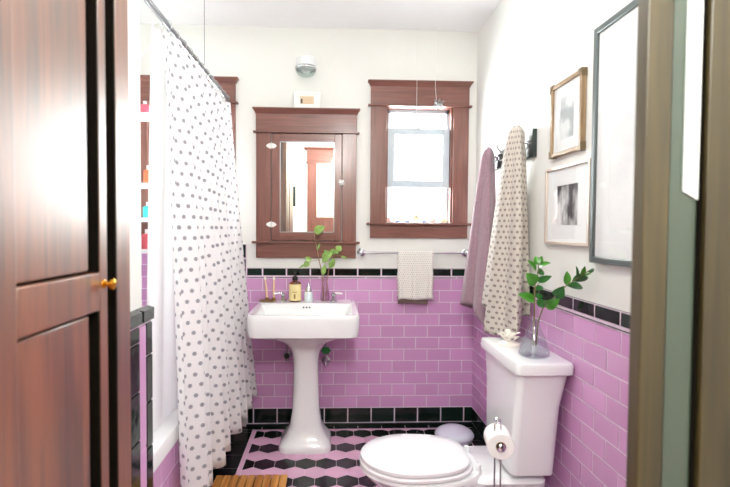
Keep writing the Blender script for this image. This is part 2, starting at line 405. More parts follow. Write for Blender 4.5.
# ---------------------------------------------------------------- windows and their wood casings
def casing_set(mb, x0, x1, ox0, ox1, zt, zs, zo, zsill, zb, Y=YB, cr=.021):
    """flat craftsman casing: head board with crown, thin fillet strips, side boards, apron"""
    mb.box(x0, ox0, Y-.022, Y+.003, zsill, zs, 0); mb.box(ox1, x1, Y-.022, Y+.003, zsill, zs, 0)          # sides
    if zo < zs: mb.box(ox0, ox1, Y-.022, Y+.003, zo, zs, 1)
    mb.box(x0-.001, x1+.001, Y-.024, Y+.003, zs+.012, zt-.028, 1)                                        # head
    mb.box(x0-cr, x1+cr, Y-.050, Y+.003, zt-.009, zt, 1)
    R4 = lambda e, yf, z: [(x0-e, yf, z), (x1+e, yf, z), (x1+e, Y+.003, z), (x0-e, Y+.003, z)]
    mb.loft([R4(cr-.003, Y-.046, zt-.009), R4(cr-.010, Y-.038, zt-.018), R4(.004, Y-.027, zt-.034)], 1)
    mb.box(x0-.018, x1+.018, Y-.036, Y+.003, zs, zs+.011, 1)                                            # fillet
    mb.box(x0, x1, Y-.022, Y+.003, zb, zsill-.012, 1)                                                   # apron
    mb.box(x0-.024, x1+.024, Y-.048, Y+.003, zsill-.013, zsill, 1)                                      # stool
def window(n, hole, x0, x1, label):
    a, b, z0, z1 = hole
    root = empty('window_%d' % n, (a, YB, z0)); struct(root, label)
    mb = MB(); casing_set(mb, x0, x1, a, b, 2.250, 2.088, 2.088, z0, 1.238)
    mb.box(a-.001, a+.012, YB, YB+.12, z0, z1, 0); mb.box(b-.012, b+.001, YB, YB+.12, z0, z1, 0); mb.box(a, b, YB, YB+.12, z1-.012, z1+.001, 1)
    mb.build('window_casing', [casing, casingH], root, bevel=.002)
    mb = MB(); mb.box(a+.004, b-.004, YB-.02, YB+.13, z0-.004, z0+.003); mb.build('sill', whitetrim, root)
    mb = MB(); c = a+.012; d = b-.012        # outer frame
    mb.box(c, c+.018, YB+.06, YB+.10, z0, z1-.012); mb.box(d-.018, d, YB+.06, YB+.10, z0, z1-.012); mb.box(c, d, YB+.06, YB+.10, z1-.035, z1-.012); mb.box(c, d, YB+.06, YB+.10, z0, z0+.012)
    mb.box(c+.018, c+.026, YB+.075, YB+.085, z0, z1-.03); mb.box(d-.026, d-.018, YB+.075, YB+.085, z0, z1-.03)
    mb.build('frame', sashm, root, bevel=.001)
    mb = MB(); e, f = c+.002, d-.002; zb_, zt_ = 1.570, 1.957; Y1 = YB+.025; Y2 = YB+.055; k = .046
    mb.box(e, e+k, Y1, Y2, zb_, zt_); mb.box(f-k, f, Y1, Y2, zb_, zt_); mb.box(e+k, f-k, Y1, Y2, zt_-.040, zt_); mb.box(e+k, f-k, Y1, Y2, zb_, zb_+.046)
    sash = mb.build('sash', sashm, root, bevel=.003)
    mb = MB(); mb.box(e+k, f-k, Y1+.012, Y1+.016, zb_+.045, zt_-.04); mb.build('pane', pane, sash)
    mb = MB(); mb.box(c+.02, d-.02, YB+.086, YB+.098, z0+.30, z0+.325); mb.build('meeting_rail', sashm, root)
    mb = MB(); xm = (e+f)/2; mb.lathe([(0, 0), (.014, 0), (.014, .006), (.004, .012), (0, .012)], (xm, Y1+.012, zt_), n=12); mb.tube([(xm-.004, Y1+.004, zt_+.01), (xm+.03, Y1-.004, zt_+.014)], .004, 6)
    mb.build('sash_lock', whitetrim, sash)
    return root
window(1, W[0], .247, .886, 'mahogany-cased window with a blue grey sash above the towel bar')
window(2, W[1], -1.27, -.622, 'mahogany-cased window over the tub behind the shower curtain')

# ---------------------------------------------------------------- medicine cabinet
root = empty('medicine_cabinet', (-.167, YB, 1.105)); tag(root, 'mahogany recessed medicine cabinet with mirrored door above the sink', 'cabinet')
mb = MB(); casing_set(mb, -.489, .155, -.393, .064, 2.064, 1.907, 1.907, 1.212, 1.105)
mb.build('casing', [casing, casingH], root, bevel=.002)
mb = MB(); x0, x1, z0, z1 = -.388, .059, 1.217, 1.902; mx0, mx1, mz0, mz1 = -.338, .015, 1.269, 1.854
mb.box(x0, mx0, YB-.026, YB-.003, z0, z1, 0); mb.box(mx1, x1, YB-.026, YB-.003, z0, z1, 0); mb.box(mx0, mx1, YB-.026, YB-.003, mz1, z1, 1); mb.box(mx0, mx1, YB-.026, YB-.003, z0, mz0, 1)
door = mb.build('door', [casing, casingH], root, bevel=.002)
mb = MB(); mb.box(mx0, mx1, YB-.019, YB-.010, mz0, mz1); mi = mb.build('mirror', mirrorm, door, smooth=False)
mb = MB()
for (ax, bx, az, bz) in ((mx0, mx0+.006, mz0, mz1), (mx1-.006, mx1, mz0, mz1), (mx0, mx1, mz1-.006, mz1), (mx0, mx1, mz0, mz0+.006)): mb.box(ax, bx, YB-.0205, YB-.017, az, bz)
mb.build('mirror_edge', steel, door)
for hz in (1.320, 1.823):
    mb = MB(); o_ = [(-.034, 0), (-.026, .010), (-.018, .013), (-.010, .018), (0, .012), (.010, .018), (.018, .013), (.026, .010), (.034, 0), (.026, -.010), (.018, -.013), (.010, -.018), (0, -.012), (-.010, -.018), (-.018, -.013), (-.026, -.010)]
    mb.prism([(-.391+p, hz+q) for p, q in o_], 'Y', YB-.029, YB-.0255); mb.lathe([(.004, -.02), (.004, .02)], (-.391, YB-.03, hz), n=8)
    mb.build('hinge', white, root)['label'] = 'white painted butterfly hinge'
mb = MB(); mb.box(.046, .058, YB-.034, YB-.0258, 1.575, 1.612); mb.box(.060, .074, YB-.032, YB-.0225, 1.577, 1.610); mb.tube([(.040, YB-.036, 1.593), (.078, YB-.036, 1.593)], .005, 8); mb.lathe([(.0, -.014), (.007, -.01), (.007, -.002), (.004, 0)], (.050, YB-.034, 1.593), 'Y', 10)
mb.build('latch', white, root, bevel=.001)['label'] = 'small white latch'

# ---------------------------------------------------------------- things on the back wall
# small frame leaning on the cabinet
p0 = at(293.5, 108, YB-.03); p1 = at(320.5, 93, YB-.02)
r = empty('picture_frame', ((p0.x+p1.x)/2, YB-.03, 2.064)); tag(r, 'small white framed picture standing on top of the medicine cabinet', 'picture')
fx0, fx1, fz0, fz1 = p0.x, p1.x, 2.0645, p1.z
mb = MB(); t = .014; Y0, Y1 = YB-.038, YB-.020
for bx in ((fx0, fx0+t, fz0, fz1), (fx1-t, fx1, fz0, fz1), (fx0+t, fx1-t, fz1-t, fz1), (fx0+t, fx1-t, fz0, fz0+t)): mb.box(bx[0], bx[1], Y0, Y1, bx[2], bx[3])
mb.build('frame', white, r, bevel=.002)
mb = MB(); mb.box(fx0+t, fx1-t, Y0+.006, Y0+.012, fz0+t, fz1-t, 0); mb.box(fx0+.042, fx1-.042, Y0+.004, Y0+.0058, fz0+.026, fz1-.026, 1); mb.box(fx0+.046, fx0+.058, Y0+.003, Y0+.0041, fz0+.03, fz0+.058, 2)
mb.build('print', [white, mat('tan_print', (214, 190, 160), .7), mat('dark_print', (90, 84, 84), .7)], r)
# wall light
c = at(306.5, 70, YB)
r = empty('wall_lamp', (c.x, YB, c.z)); tag(r, 'white wall lamp with a rounded glass cup above the medicine cabinet', 'lamp')
mb = MB(); mb.lathe([(0, -.006), (.045, -.006), (.045, -.014), (.02, -.02), (.015, -.06), (0, -.06)], (c.x, YB, c.z+.01), 'Y', 20); mb.build('bracket', whitetrim, r)
mb = MB(); mb.lathe([(0, .05), (.055, .05), (.062, .044), (.064, .0), (.060, -.006), (0, -.006)], (c.x, YB-.075, c.z), n=28); mb.build('collar', whitetrim, r, bevel=.001)
mb = MB(); mb.lathe([(.064, -.006), (.067, -.012), (.066, -.02), (.064, -.022)], (c.x, YB-.075, c.z), n=28, caps=False); mb.build('band', chrome, r, solid=.002)
mb = MB(); mb.lathe([(.063, -.02), (.062, -.034), (.050, -.052), (.03, -.062), (0, -.066)], (c.x, YB-.075, c.z), n=28, caps=False); mb.build('glass_cup', clearglass('smoky_glass', (246, 250, 249), .08), r, solid=.003)

# towel bar
r = empty('towel_bar', (.534, YB, 1.143)); tag(r, 'chrome towel bar mounted on the wall under the window', 'towel bar')
for x in (.190, .878):
    mb = MB(); mb.lathe([(0, 0), (.026, 0), (.026, -.008), (.016, -.014), (.012, -.045), (.016, -.05), (.016, -.072), (.008, -.078), (0, -.078)], (x, YB, 1.143), 'Y', 20); mb.build('bracket', chrome, r)
mb = MB(); mb.tube([(.195, YB-.062, 1.143), (.873, YB-.062, 1.143)], .0065, 12); mb.build('bar', chrome, r)
# hand towel folded over the bar
xa, xb = at(398, 275, YB-.065).x, at(432.5, 275, YB-.065).x
def drape(xa, xb, yb, zt, ztf, zbk, rr=.011, seed=1):
    rnd = random.Random(seed); g = []; NU = 28; prof = []
    for i in range(14): prof.append((rr+.006*(1-i/13), zt-(zt-zbk)*(1-i/13), 1))
    for i in range(1, 8): a = PI*i/8; prof.append((rr*math.cos(a), zt+rr*math.sin(a), 0))
    for i in range(16): prof.append((-rr-.008*(i/15), zt-(zt-ztf)*i/15, -1))
    mb = MB(); cum = 0; last = None
    for j, (dy, z, sd) in enumerate(prof):
        if last: cum += math.hypot(dy-last[0], z-last[1])
        last = (dy, z)
        for i in range(NU+1):
            u = i/NU; fall = max(0, (zt-z)/.3)
            wv = .005*math.sin(u*13+.8)*min(1, fall*2)+.003*math.sin(u*29)*min(1, fall*2)
            x = xa+(xb-xa)*u+(.004*math.sin(z*40))*(1 if u > .5 else -1)*.5
            mb.v.append((x, yb+dy+sd*abs(wv)*1.2, z+.003*math.sin(u*9)*(1 if sd else 0)*fall)); mb.uv[len(mb.v)-1] = ((xb-xa)*u, cum)
    n = NU+1
    for j in range(len(prof)-1):
        for i in range(NU): mb.f.append((j*n+i, j*n+i+1, (j+1)*n+i+1, (j+1)*n+i)); mb.m.append(0); mb.tone.append(.5)
    return mb
mb = drape(xa, xb, YB-.062, 1.143, at(415, 299.5, YB-.08).z, .86)
tw = mb.build('hand_towel', [handm], None, solid=.004)
tag(tw, 'short cream speckled hand towel folded over the towel bar', 'towel')
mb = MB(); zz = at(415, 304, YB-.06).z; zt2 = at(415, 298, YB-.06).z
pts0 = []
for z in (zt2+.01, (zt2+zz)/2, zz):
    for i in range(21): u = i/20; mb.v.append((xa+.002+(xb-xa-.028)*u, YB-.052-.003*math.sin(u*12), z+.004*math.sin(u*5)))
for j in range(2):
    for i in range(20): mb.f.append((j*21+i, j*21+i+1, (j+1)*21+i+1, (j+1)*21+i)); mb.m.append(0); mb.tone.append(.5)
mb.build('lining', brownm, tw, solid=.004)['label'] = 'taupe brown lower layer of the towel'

# strings and glass ornament in front of the window
Yn = YB-.07
o = at(438.5, 104, Yn)
r = empty('hanging_ornament', (o.x, Yn, o.z)); tag(r, 'clear glass flower ornament hanging on a thread in front of the window', 'ornament')
mb = MB(); mb.tube([(o.x-.02, Yn, ZC-.001), (o.x-.022, Yn, 2.2), (o.x-.014, Yn, o.z+.03)], .0012, 6); mb.build('thread', white, r)
crystal = clearglass('ornament_glass', (225, 228, 230), .35, .05)
for k in range(6):
    a = PI/3*k+.3; ca, sa = math.cos(a), math.sin(a)
    mb = MB(); cc = (o.x+.022*ca, Yn, o.z+.022*sa); mb.lathe([(0, -.020), (.009, -.012), (.012, 0), (.009, .012), (0, .020)], cc, (ca, 0, sa), 10); mb.build('petal', crystal, r)
mb = MB(); mb.lathe([(0, -.008), (.007, -.004), (.007, .004), (0, .008)], (o.x, Yn, o.z), 'Y', 12); mb.build('center', crystal, r)
q = at(416.8, 128, YB+.02)
mb = MB(); q1 = at(416.6, 105, YB-.05); mb.tube([(q1.x, YB-.055, ZC-.001), (q1.x, YB-.055, 2.05), (q1.x, YB-.055, q.z+.02)], .0011, 6); mb.lathe([(0, 0), (.006, .004), (.006, .012), (.001, .02)], (q1.x, YB-.055, q.z+.0), n=8)
tag(mb.build('pull_string', white), 'thin white pull string hanging down the middle of the window', 'string')

# little things on the window sill
ZS = 1.3392
def shell(name, px, w_, h_, m, label, cat='shell', Y=YB+.0, prof=None, dup=None):
    p = at(px, 220, Y); mb = MB()
    pr = prof or [(0, 0), (.8, .02), (1, .25), (.85, .6), (.4, .9), (0, 1)]
    mb.lathe([(a*w_/2, b*h_) for a, b in pr], (p.x, Y, ZS), n=14)
    return tag(mb.build(name, m), label, cat)
pnk = mat('pale_pink_shell', (232, 196, 190), .5); blu = mat('pale_blue_stone', (150, 164, 214), .4); crm = mat('cream_shell', (232, 222, 188), .6, bump=.5)
shell('seashell', 389, .034, .036, pnk, 'rounded pink shell at the far left end of the window sill')
r = shell('figurine', 393.5, .022, .048, pnk, 'tiny upright tan figurine second from the left on the window sill', 'figurine', prof=[(0, 0), (1, 0), (1, .1), (.55, .3), (.8, .55), (.4, .66), (.7, .82), (.5, .96), (0, 1)])
shell('pebble', 398, .040, .020, blu, 'blue pebble beside the tan figurine on the window sill', 'pebble')
shell('pebble', 407, .048, .022, blu, 'blue pebble just left of the cream starfish', 'pebble')
p = at(416, 220, YB-.005); mb = MB(); pts = []
for k in range(10):
    a = PI/2+PI/5*k; rr = .036 if k % 2 == 0 else .016; pts.append((p.x+rr*math.cos(a), ZS+.0295+rr*math.sin(a)))
mb.prism(pts, 'Y', YB-.010, YB+.002); tag(mb.build('starfish', crm, bevel=.004), 'cream yellow starfish standing in the middle of the window sill', 'starfish')
shell('pebble', 424, .040, .018, blu, 'blue pebble just right of the cream starfish', 'pebble')
shell('seashell', 433, .050, .032, pnk, 'wide pink shell right of centre on the window sill')
shell('seashell', 443, .058, .036, crm, 'cream white shell at the far right end of the window sill')

# ---------------------------------------------------------------- pedestal sink
SX = -.153; ST = .832
r = empty('pedestal_sink', (SX, 2.88, 0)); tag(r, 'white porcelain pedestal sink with a wide square basin', 'sink')
mb = MB(); yb_, yf_ = YB-.012, 2.585; cy_ = (yb_+yf_)/2; dd = yb_-yf_
def sring(w_, y0, y1, cr, z, crb=.02):
    """basin outline: clipped front corners"""
    cx = SX; h = w_/2; n = 4; pts = []
    def arc(cx_, cy__, rr, a0, a1):
        for i in range(n+1): a = math.radians(a0+(a1-a0)*i/n); pts.append((cx_+rr*math.cos(a), cy__+rr*math.sin(a), z))
    arc(cx+h-crb, y1-crb, crb, 0, 90); arc(cx-h+crb, y1-crb, crb, 90, 180); arc(cx-h+cr, y0+cr, cr, 180, 270); arc(cx+h-cr, y0+cr, cr, 270, 360)
    return pts
rings = [sring(.30, yf_+.12, yb_-.06, .06, .690), sring(.56, yf_+.025, yb_-.01, .06, .700), sring(.592, yf_+.006, yb_, .05, .710), sring(.606, yf_, yb_, .05, .742),
         sring(.612, yf_, yb_, .05, .80), sring(.610, yf_+.001, yb_, .05, .822), sring(.600, yf_+.006, yb_-.004, .05, ST), sring(.560, yf_+.018, yb_-.014, .045, ST+.001),
         sring(.545, yf_+.026, 2.985, .045, ST-.004), sring(.525, yf_+.036, 2.975, .06, ST-.02), sring(.50, yf_+.05, 2.955, .08, ST-.06), sring(.40, yf_+.10, 2.90, .1, ST-.105), sring(.16, yf_+.20, 2.80, .07, ST-.118)]
mb.loft(rings); basin = mb.build('basin', porc, r)
mb = MB(); mb.box(SX-.285, SX+.285, 2.985, yb_-.006, ST-.03, ST+.004); mb.build('faucet_ledge', porc, basin, bevel=.008, seg=3)
mb = MB()
for k in (-1, 0, 1): mb.lathe([(0, -.002), (.005, -.002), (.005, .004), (0, .004)], (SX+.0+k*.018, 2.968, ST-.018), 'Y', 10)
mb.build('overflow_hole', blackm, basin)['label'] = 'three dark overflow holes'
def pring(w_, d_, y, z, rr): return rrect(SX+.003, y, w_, d_, rr, 6, z)
mb = MB(); PY = 2.90
prof = [(.298, .26, 0, .05, PY-.01), (.304, .268, .012, .055, PY-.01), (.300, .264, .035, .055, PY-.01), (.275, .245, .058, .06, PY), (.225, .21, .09, .06, PY), (.185, .18, .14, .055, PY), (.163, .165, .22, .05, PY), (.152, .158, .34, .05, PY), (.146, .155, .46, .05, PY), (.148, .16, .52, .05, PY), (.158, .17, .56, .05, PY), (.182, .19, .595, .05, PY), (.225, .22, .625, .05, PY-.01), (.285, .25, .648, .05, PY-.02), (.36, .30, .668, .05, PY-.03), (.42, .36, .70, .05, PY-.04)]
mb.loft([pring(a, b, y, z, rr) for a, b, z, rr, y in prof]); mb.build('pedestal', porc, r)
for sx, px in ((-1, 283), (1, 333.5)):
    c = at(px, 304, 3.06); x = c.x; mb = MB()
    mb.lathe([(0, 0), (.022, 0), (.022, .008), (.013, .016), (.011, .034), (.014, .040), (.014, .052), (.006, .058), (0, .058)], (x, 3.06, ST+.0035), n=16)
    fa = mb.build('faucet', chrome, r)
    mb = MB(); mb.tube([(x, 3.06, ST+.036), (x+sx*-.0, 3.02, ST+.034), (x+sx*-.0, 2.985, ST+.016)], [.008, .008, .006], 10); mb.build('spout', chrome, fa)
    mb = MB(); mb.tube([(x, 3.06, ST+.056), (x+sx*.03, 3.055, ST+.058), (x+sx*.055, 3.05, ST+.056)], [.006, .0055, .005], 10); mb.build('lever', chrome if sx < 0 else white, fa)
mb = MB(); mb.lathe([(0, 0), (.02, 0), (.02, .003), (0, .003)], (SX, 2.79, ST-.1175), n=16); mb.build('drain', chrome, basin)

# shut-off valves under the sink
for (px, py, g) in ((287, 357, 0), (326, 362, 1)):
    c = at(px, py, 3.12); r = empty('shutoff_valve', (c.x, 3.15, c.z))
    tag(r, 'small chrome shut-off valve right of the sink pedestal with a bright green handle' if g else 'small chrome shut-off valve left of the sink pedestal', 'valve')
    mb = MB(); mb.lathe([(0, .044), (.03, .044), (.028, .036), (.01, .03), (.01, 0), (0, 0)], (c.x, 3.126, c.z), 'Y', 16); mb.lathe([(.013, -.02), (.016, -.01), (.016, .014), (.009, .02), (.009, .03)], (c.x, 3.115, c.z), n=14); mb.build('body', chrome, r)
    mb = MB(); mb.tube([(c.x, 3.115, c.z+.03), (c.x, 3.112, c.z+.10), (SX+(.09 if g else -.09), 3.09, .70)], .005, 8); mb.build('supply_line', steel, r)
    if g:
        mb = MB(); h = at(326, 350.5, 3.08)
        pts = [(h.x+rr*math.cos(a), h.z+rr*.8*math.sin(a)) for i in range(12) for a in [2*PI*i/12] for rr in [.034 if i % 2 == 0 else .026]]
        mb.prism(pts, 'Y', 3.075, 3.09); mb.build('handle', mat('green_plastic', (20, 140, 62), .3), r, bevel=.003)['label'] = 'bright green valve handle'
    else:
        mb = MB(); mb.lathe([(0, -.012), (.016, -.012), (.018, 0), (0, 0)], (c.x, 3.098, c.z+.012), 'Y', 10); mb.build('handle', mat('dark_green_plastic', (44, 66, 48), .4), r)['label'] = 'dark green valve handle'

# ---------------------------------------------------------------- on the sink
ZT = ST+.0042
def leaf(mb, a, b, w_, bend=.25, m=0, nrm=None):
    a, b = Vector(a), Vector(b); d = b-a; L = d.length; d.normalize()
    n = Vector(nrm) if nrm else Vector((random.uniform(-.5, .5), -1, random.uniform(.1, .7))); n.normalize()
    s = d.cross(n).normalized(); n = s.cross(d).normalized(); N = 7; vs = []
    for i in range(N+1):
        t = i/N; ww = w_/2*math.sin(PI*t**.8)**.85*(1 if 0 < i < N else 0)+.0004
        c = a+d*L*t - n*(bend*L*(t-.5)**2) + n*(bend*L*.25)
        for k, q in ((-1, .12), (-.5, .03), (0, -.03), (.5, .03), (1, .12)): vs.append(c+s*ww*k+n*abs(ww)*abs(k)*.35)
    fs = [(i*5+j, i*5+j+1, (i+1)*5+j+1, (i+1)*5+j) for i in range(N) for j in range(4)]
    mb.add(vs, fs, m)
# candles in a brass holder
h = at(267.5, 303, 3.09)
mb = MB(); mb.lathe([(0, 0), (.050, 0), (.054, .005), (.048, .008), (.02, .008), (0, .008)], (h.x, 3.09, ZT), n=24)
cnd = []
for px in (267.3, 273.8):
    c = at(px, 300, 3.09); mb.lathe([(0, .007), (.013, .007), (.011, .012), (.011, .022), (.0085, .022), (.0085, .010), (0, .010)], (c.x, 3.09, ZT), n=14); cnd.append(c.x)
tag(mb.build('candle_holder', mat('tarnished_brass', (150, 122, 72), .35, metal=1)), 'low brass dish holding two candles on the left corner of the sink', 'candle holder')
candlem = mat('peach_wax', (240, 200, 168), .5); tipm = mat('cream_wax', (248, 240, 224), .5)
for i, x in enumerate(cnd):
    c = at(265 if i == 0 else 274, 275, 3.09); r = empty('candle', (x, 3.09, ZT+.011)); 
    tag(r, 'left peach taper candle, slightly leaning, on the sink' if i == 0 else 'right peach taper candle, upright, next to the left faucet', 'candle')
    top = Vector((c.x, 3.09, c.z-.01)); b0 = Vector((x, 3.09, ZT+.0112)); mb = MB(); mb.tube([b0, b0.lerp(top, .5), b0.lerp(top, .85)], [.0078, .007, .0062], 12); mb.build('wax_body', candlem, r)
    mb = MB(); mb.tube([b0.lerp(top, .851), b0.lerp(top, .98), top], [.0064, .0068, .004], 12); mb.build('tip', tipm, r)['label'] = 'cream white candle tip'
# soap bottle
c = at(295, 304, 3.075); r = empty('soap_bottle', (c.x, 3.075, ZT)); tag(r, 'amber pump soap bottle with a pale yellow label standing on the sink', 'soap bottle')
amber = mat('amber_glass', (104, 52, 26), .1, coat=.5)
mb = MB(); mb.lathe([(0, 0), (.034, 0), (.038, .004), (.038, .112), (.034, .122), (.016, .130), (.014, .136), (0, .136)], (c.x, 3.075, ZT), n=28); mb.build('bottle', amber, r)
mb = MB(); mb.lathe([(.0386, .008), (.0388, .010), (.0388, .108), (.0386, .110)], (c.x, 3.075, ZT), n=28, caps=False); lb = mb.build('label', mat('pale_yellow_paper', (236, 218, 158), .6, noise=.04), r)
mb = MB(); mb.box(c.x-.006, c.x+.006, 3.0355, 3.0362, ZT+.02, ZT+.05); mb.box(c.x-.014, c.x+.014, 3.0358, 3.0362, ZT+.06, ZT+.064); mb.build('print', mat('brown_ink', (140, 108, 60), .6), lb)
mb = MB(); mb.lathe([(0, .134), (.018, .134), (.018, .152), (.014, .158), (.006, .160), (.005, .176), (.010, .178), (.010, .184), (0, .184)], (c.x, 3.075, ZT), n=16); mb.tube([(c.x, 3.075, ZT+.180), (c.x, 3.045, ZT+.181), (c.x, 3.03, ZT+.174)], .005, 8); mb.build('pump', blackm, r)
# shaker
c = at(308.5, 304, 3.075); r = empty('shaker', (c.x, 3.075, ZT)); tag(r, 'small white jar with a conical silver top between soap bottle and vase', 'shaker')
mb = MB(); mb.lathe([(0, 0), (.025, 0), (.028, .006), (.027, .05), (.022, .062), (0, .062)], (c.x, 3.075, ZT), n=20); mb.build('jar', mat('milky_glass', (226, 236, 240), .15), r)
mb = MB(); mb.lathe([(.0225, .060), (.022, .070), (.014, .09), (.006, .108), (.005, .118), (0, .120)], (c.x, 3.075, ZT), n=20); mb.build('cap', chrome, r)
# bud vase with a cutting
VY = 3.08; c = at(325, 303, VY)
r = empty('bud_vase', (c.x, VY, ZT)); tag(r, 'narrow clear glass bud vase with a rooted cutting on the sink', 'vase')
mb = MB(); mb.lathe([(.002, .003), (.027, .003), (.031, .012), (.028, .05), (.018, .10), (.011, .14), (.011, .155), (.014, .168)], (c.x, VY, ZT), n=24, caps=False); mb.build('glass', clearglass('pinkish_glass', (250, 244, 247), .10), r, solid=.0025)
mb = MB(); mb.lathe([(0, .005), (.027, .005), (.029, .012), (.027, .045), (.022, .07), (0, .07)], (c.x, VY, ZT), n=24); mb.build('water', clearglass('water', (248, 244, 246), .04), r)
v = empty('plant_cutting', (c.x, VY, ZT+.006)); tag(v, 'leggy green cutting rising from the bud vase on the sink', 'plant')
P = lambda px, py, dy=0: at(px, py, VY+dy)
mb = MB(); mb.tube([P(324, 301), P(322.8, 285), P(322, 274), P(319.5, 262), P(317, 249), P(315, 240), P(314, 232)], [.004, .004, .0035, .003, .003, .0025, .002], 8)
mb.tube([P(326, 300), P(327.3, 280), P(329, 268), P(332, 257), P(337, 250)], [.003, .003, .0025, .002, .0015], 6); mb.tube([P(319, 260), P(312, 261), P(307, 263)], .0015, 6); mb.tube([P(331, 257), P(340, 255), P(345, 258)], .0013, 6)
mb.build('stem', stemp, v)
mb = MB()
for a, b, w_ in (((314, 232), (325, 226.5), .05), ((315, 231), (321, 234), .045), ((328, 258), (322, 262), .035), ((322, 258), (333, 252), .05), ((331, 256), (324, 250), .03), ((337, 251), (341, 246), .045), ((336, 250), (338, 254), .03), ((311, 261), (305, 257), .03), ((309, 262), (304, 267), .04), ((306, 264), (299, 268), .012), ((341, 256), (348, 259), .015), ((323, 275), (325, 264), .03), ((330, 268), (334, 258), .04), ((331, 266), (335, 260), .03), ((317, 250), (320, 243), .015), ((332, 254), (335, 249), .04)):
    leaf(mb, P(*a), P(*b, random.uniform(-.015, .01)), w_, .2, 0)
mb.build('foliage', leafd, v, fix=False)

# ---------------------------------------------------------------- bathtub
r = empty('bathtub', (-1.02, 2.4, 0)); tag(r, 'white bathtub set behind an orchid tiled apron', 'bathtub')
TX = -.642; ZR = .475
mb = MB(); rings = [rrect(-1.009, 2.395, .745, 1.53, .02, 5, ZR-.06), rrect(-1.009, 2.395, .745, 1.53, .03, 5, ZR-.01), rrect(-1.009, 2.395, .735, 1.52, .03, 5, ZR), rrect(-1.015, 2.395, .61, 1.40, .12, 5, ZR), rrect(-1.015, 2.395, .58, 1.36, .13, 5, ZR-.03), rrect(-1.015, 2.395, .50, 1.20, .14, 5, .14), rrect(-1.015, 2.395, .40, 1.05, .12, 5, .11)]
mb.loft(rings, cap0=False); mb.build('basin', porc, r)
mb = MB(); AP = ((TX-.006, 0), (0, 1), (1, 0)); mb.box(TX-.05, TX-.006, YA, YB-.016, 0, ZR-.055, 0); backing(mb, *AP, YA, YB-.016, 0, ZR-.055, .0045, 0)
field(mb, *AP, YA+.002, YB-.018, .117, ZR-.058, 1.84, zref=ZR-.058, rh=.0995, m=1, h=.007); row(mb, *AP, YA+.002, YB-.018, .016, .117, 1.84, 2, h=.011); mb.box(TX, TX+.018, YA+.002, YB-.03, 0, .014, 2)
mb.build('tiled_apron', [grout, pink, black], r, smooth=False)

# curtain rod and its wire
RX, RZ = -.66, 2.105
r = empty('curtain_rod', (RX, 2.4, RZ)); tag(r, 'chrome shower curtain rod running from the tub wall to the back wall', 'curtain rod')
mb = MB(); mb.tube([(RX, YA-.047, RZ), (RX, YB-.003, RZ)], .0115, 14); mb.build('rod', steel, r)
for y0, s in ((YB-.001, -1), (YA-.049, 1)):
    mb = MB(); mb.lathe([(0, 0), (.032, 0), (.03, .008*s), (.015, .014*s), (.0125, .02*s), (0, .02*s)], (RX, y0, RZ), 'Y', 18); mb.build('flange', chrome, r)
mb = MB(); mb.tube([(RX, 2.56, ZC-.001), (RX, 2.56, RZ+.012)], .002, 6); mb.lathe([(0, -.004), (.012, -.004), (.002, -.02)], (RX, 2.56, ZC), n=10); mb.build('support_wire', steel, r)['label'] = 'thin support wire up to the ceiling'
# rings
ring0 = None; NRG = 12
for k in range(NRG):
    y = 1.97+(3.10-1.97)*(k+.2)/(NRG-.6)
    if ring0 is None:
        mb = MB(); pth = [(RX+.019*math.cos(a), y, RZ-.006+.021*math.sin(a)) for a in [2*PI*i/20 for i in range(21)]]; mb.tube(pth, .0022, 6)
        mb.lathe([(0, -.004), (.006, -.003), (.006, .003), (0, .004)], (RX+.002, y, RZ-.028), 'Y', 10); mb.lathe([(0, -.003), (.007, -.002), (.007, .002), (0, .003)], (RX, y, RZ+.014), 'X', 8)
        ring0 = mb.build('curtain_ring', chrome); o = ring0; y00 = y
    else: o = copy_tree(ring0); o.location.y += y-y00
    tag(o, 'small chrome ring holding the shower curtain on the rod', 'curtain ring', 'shower curtain rings')

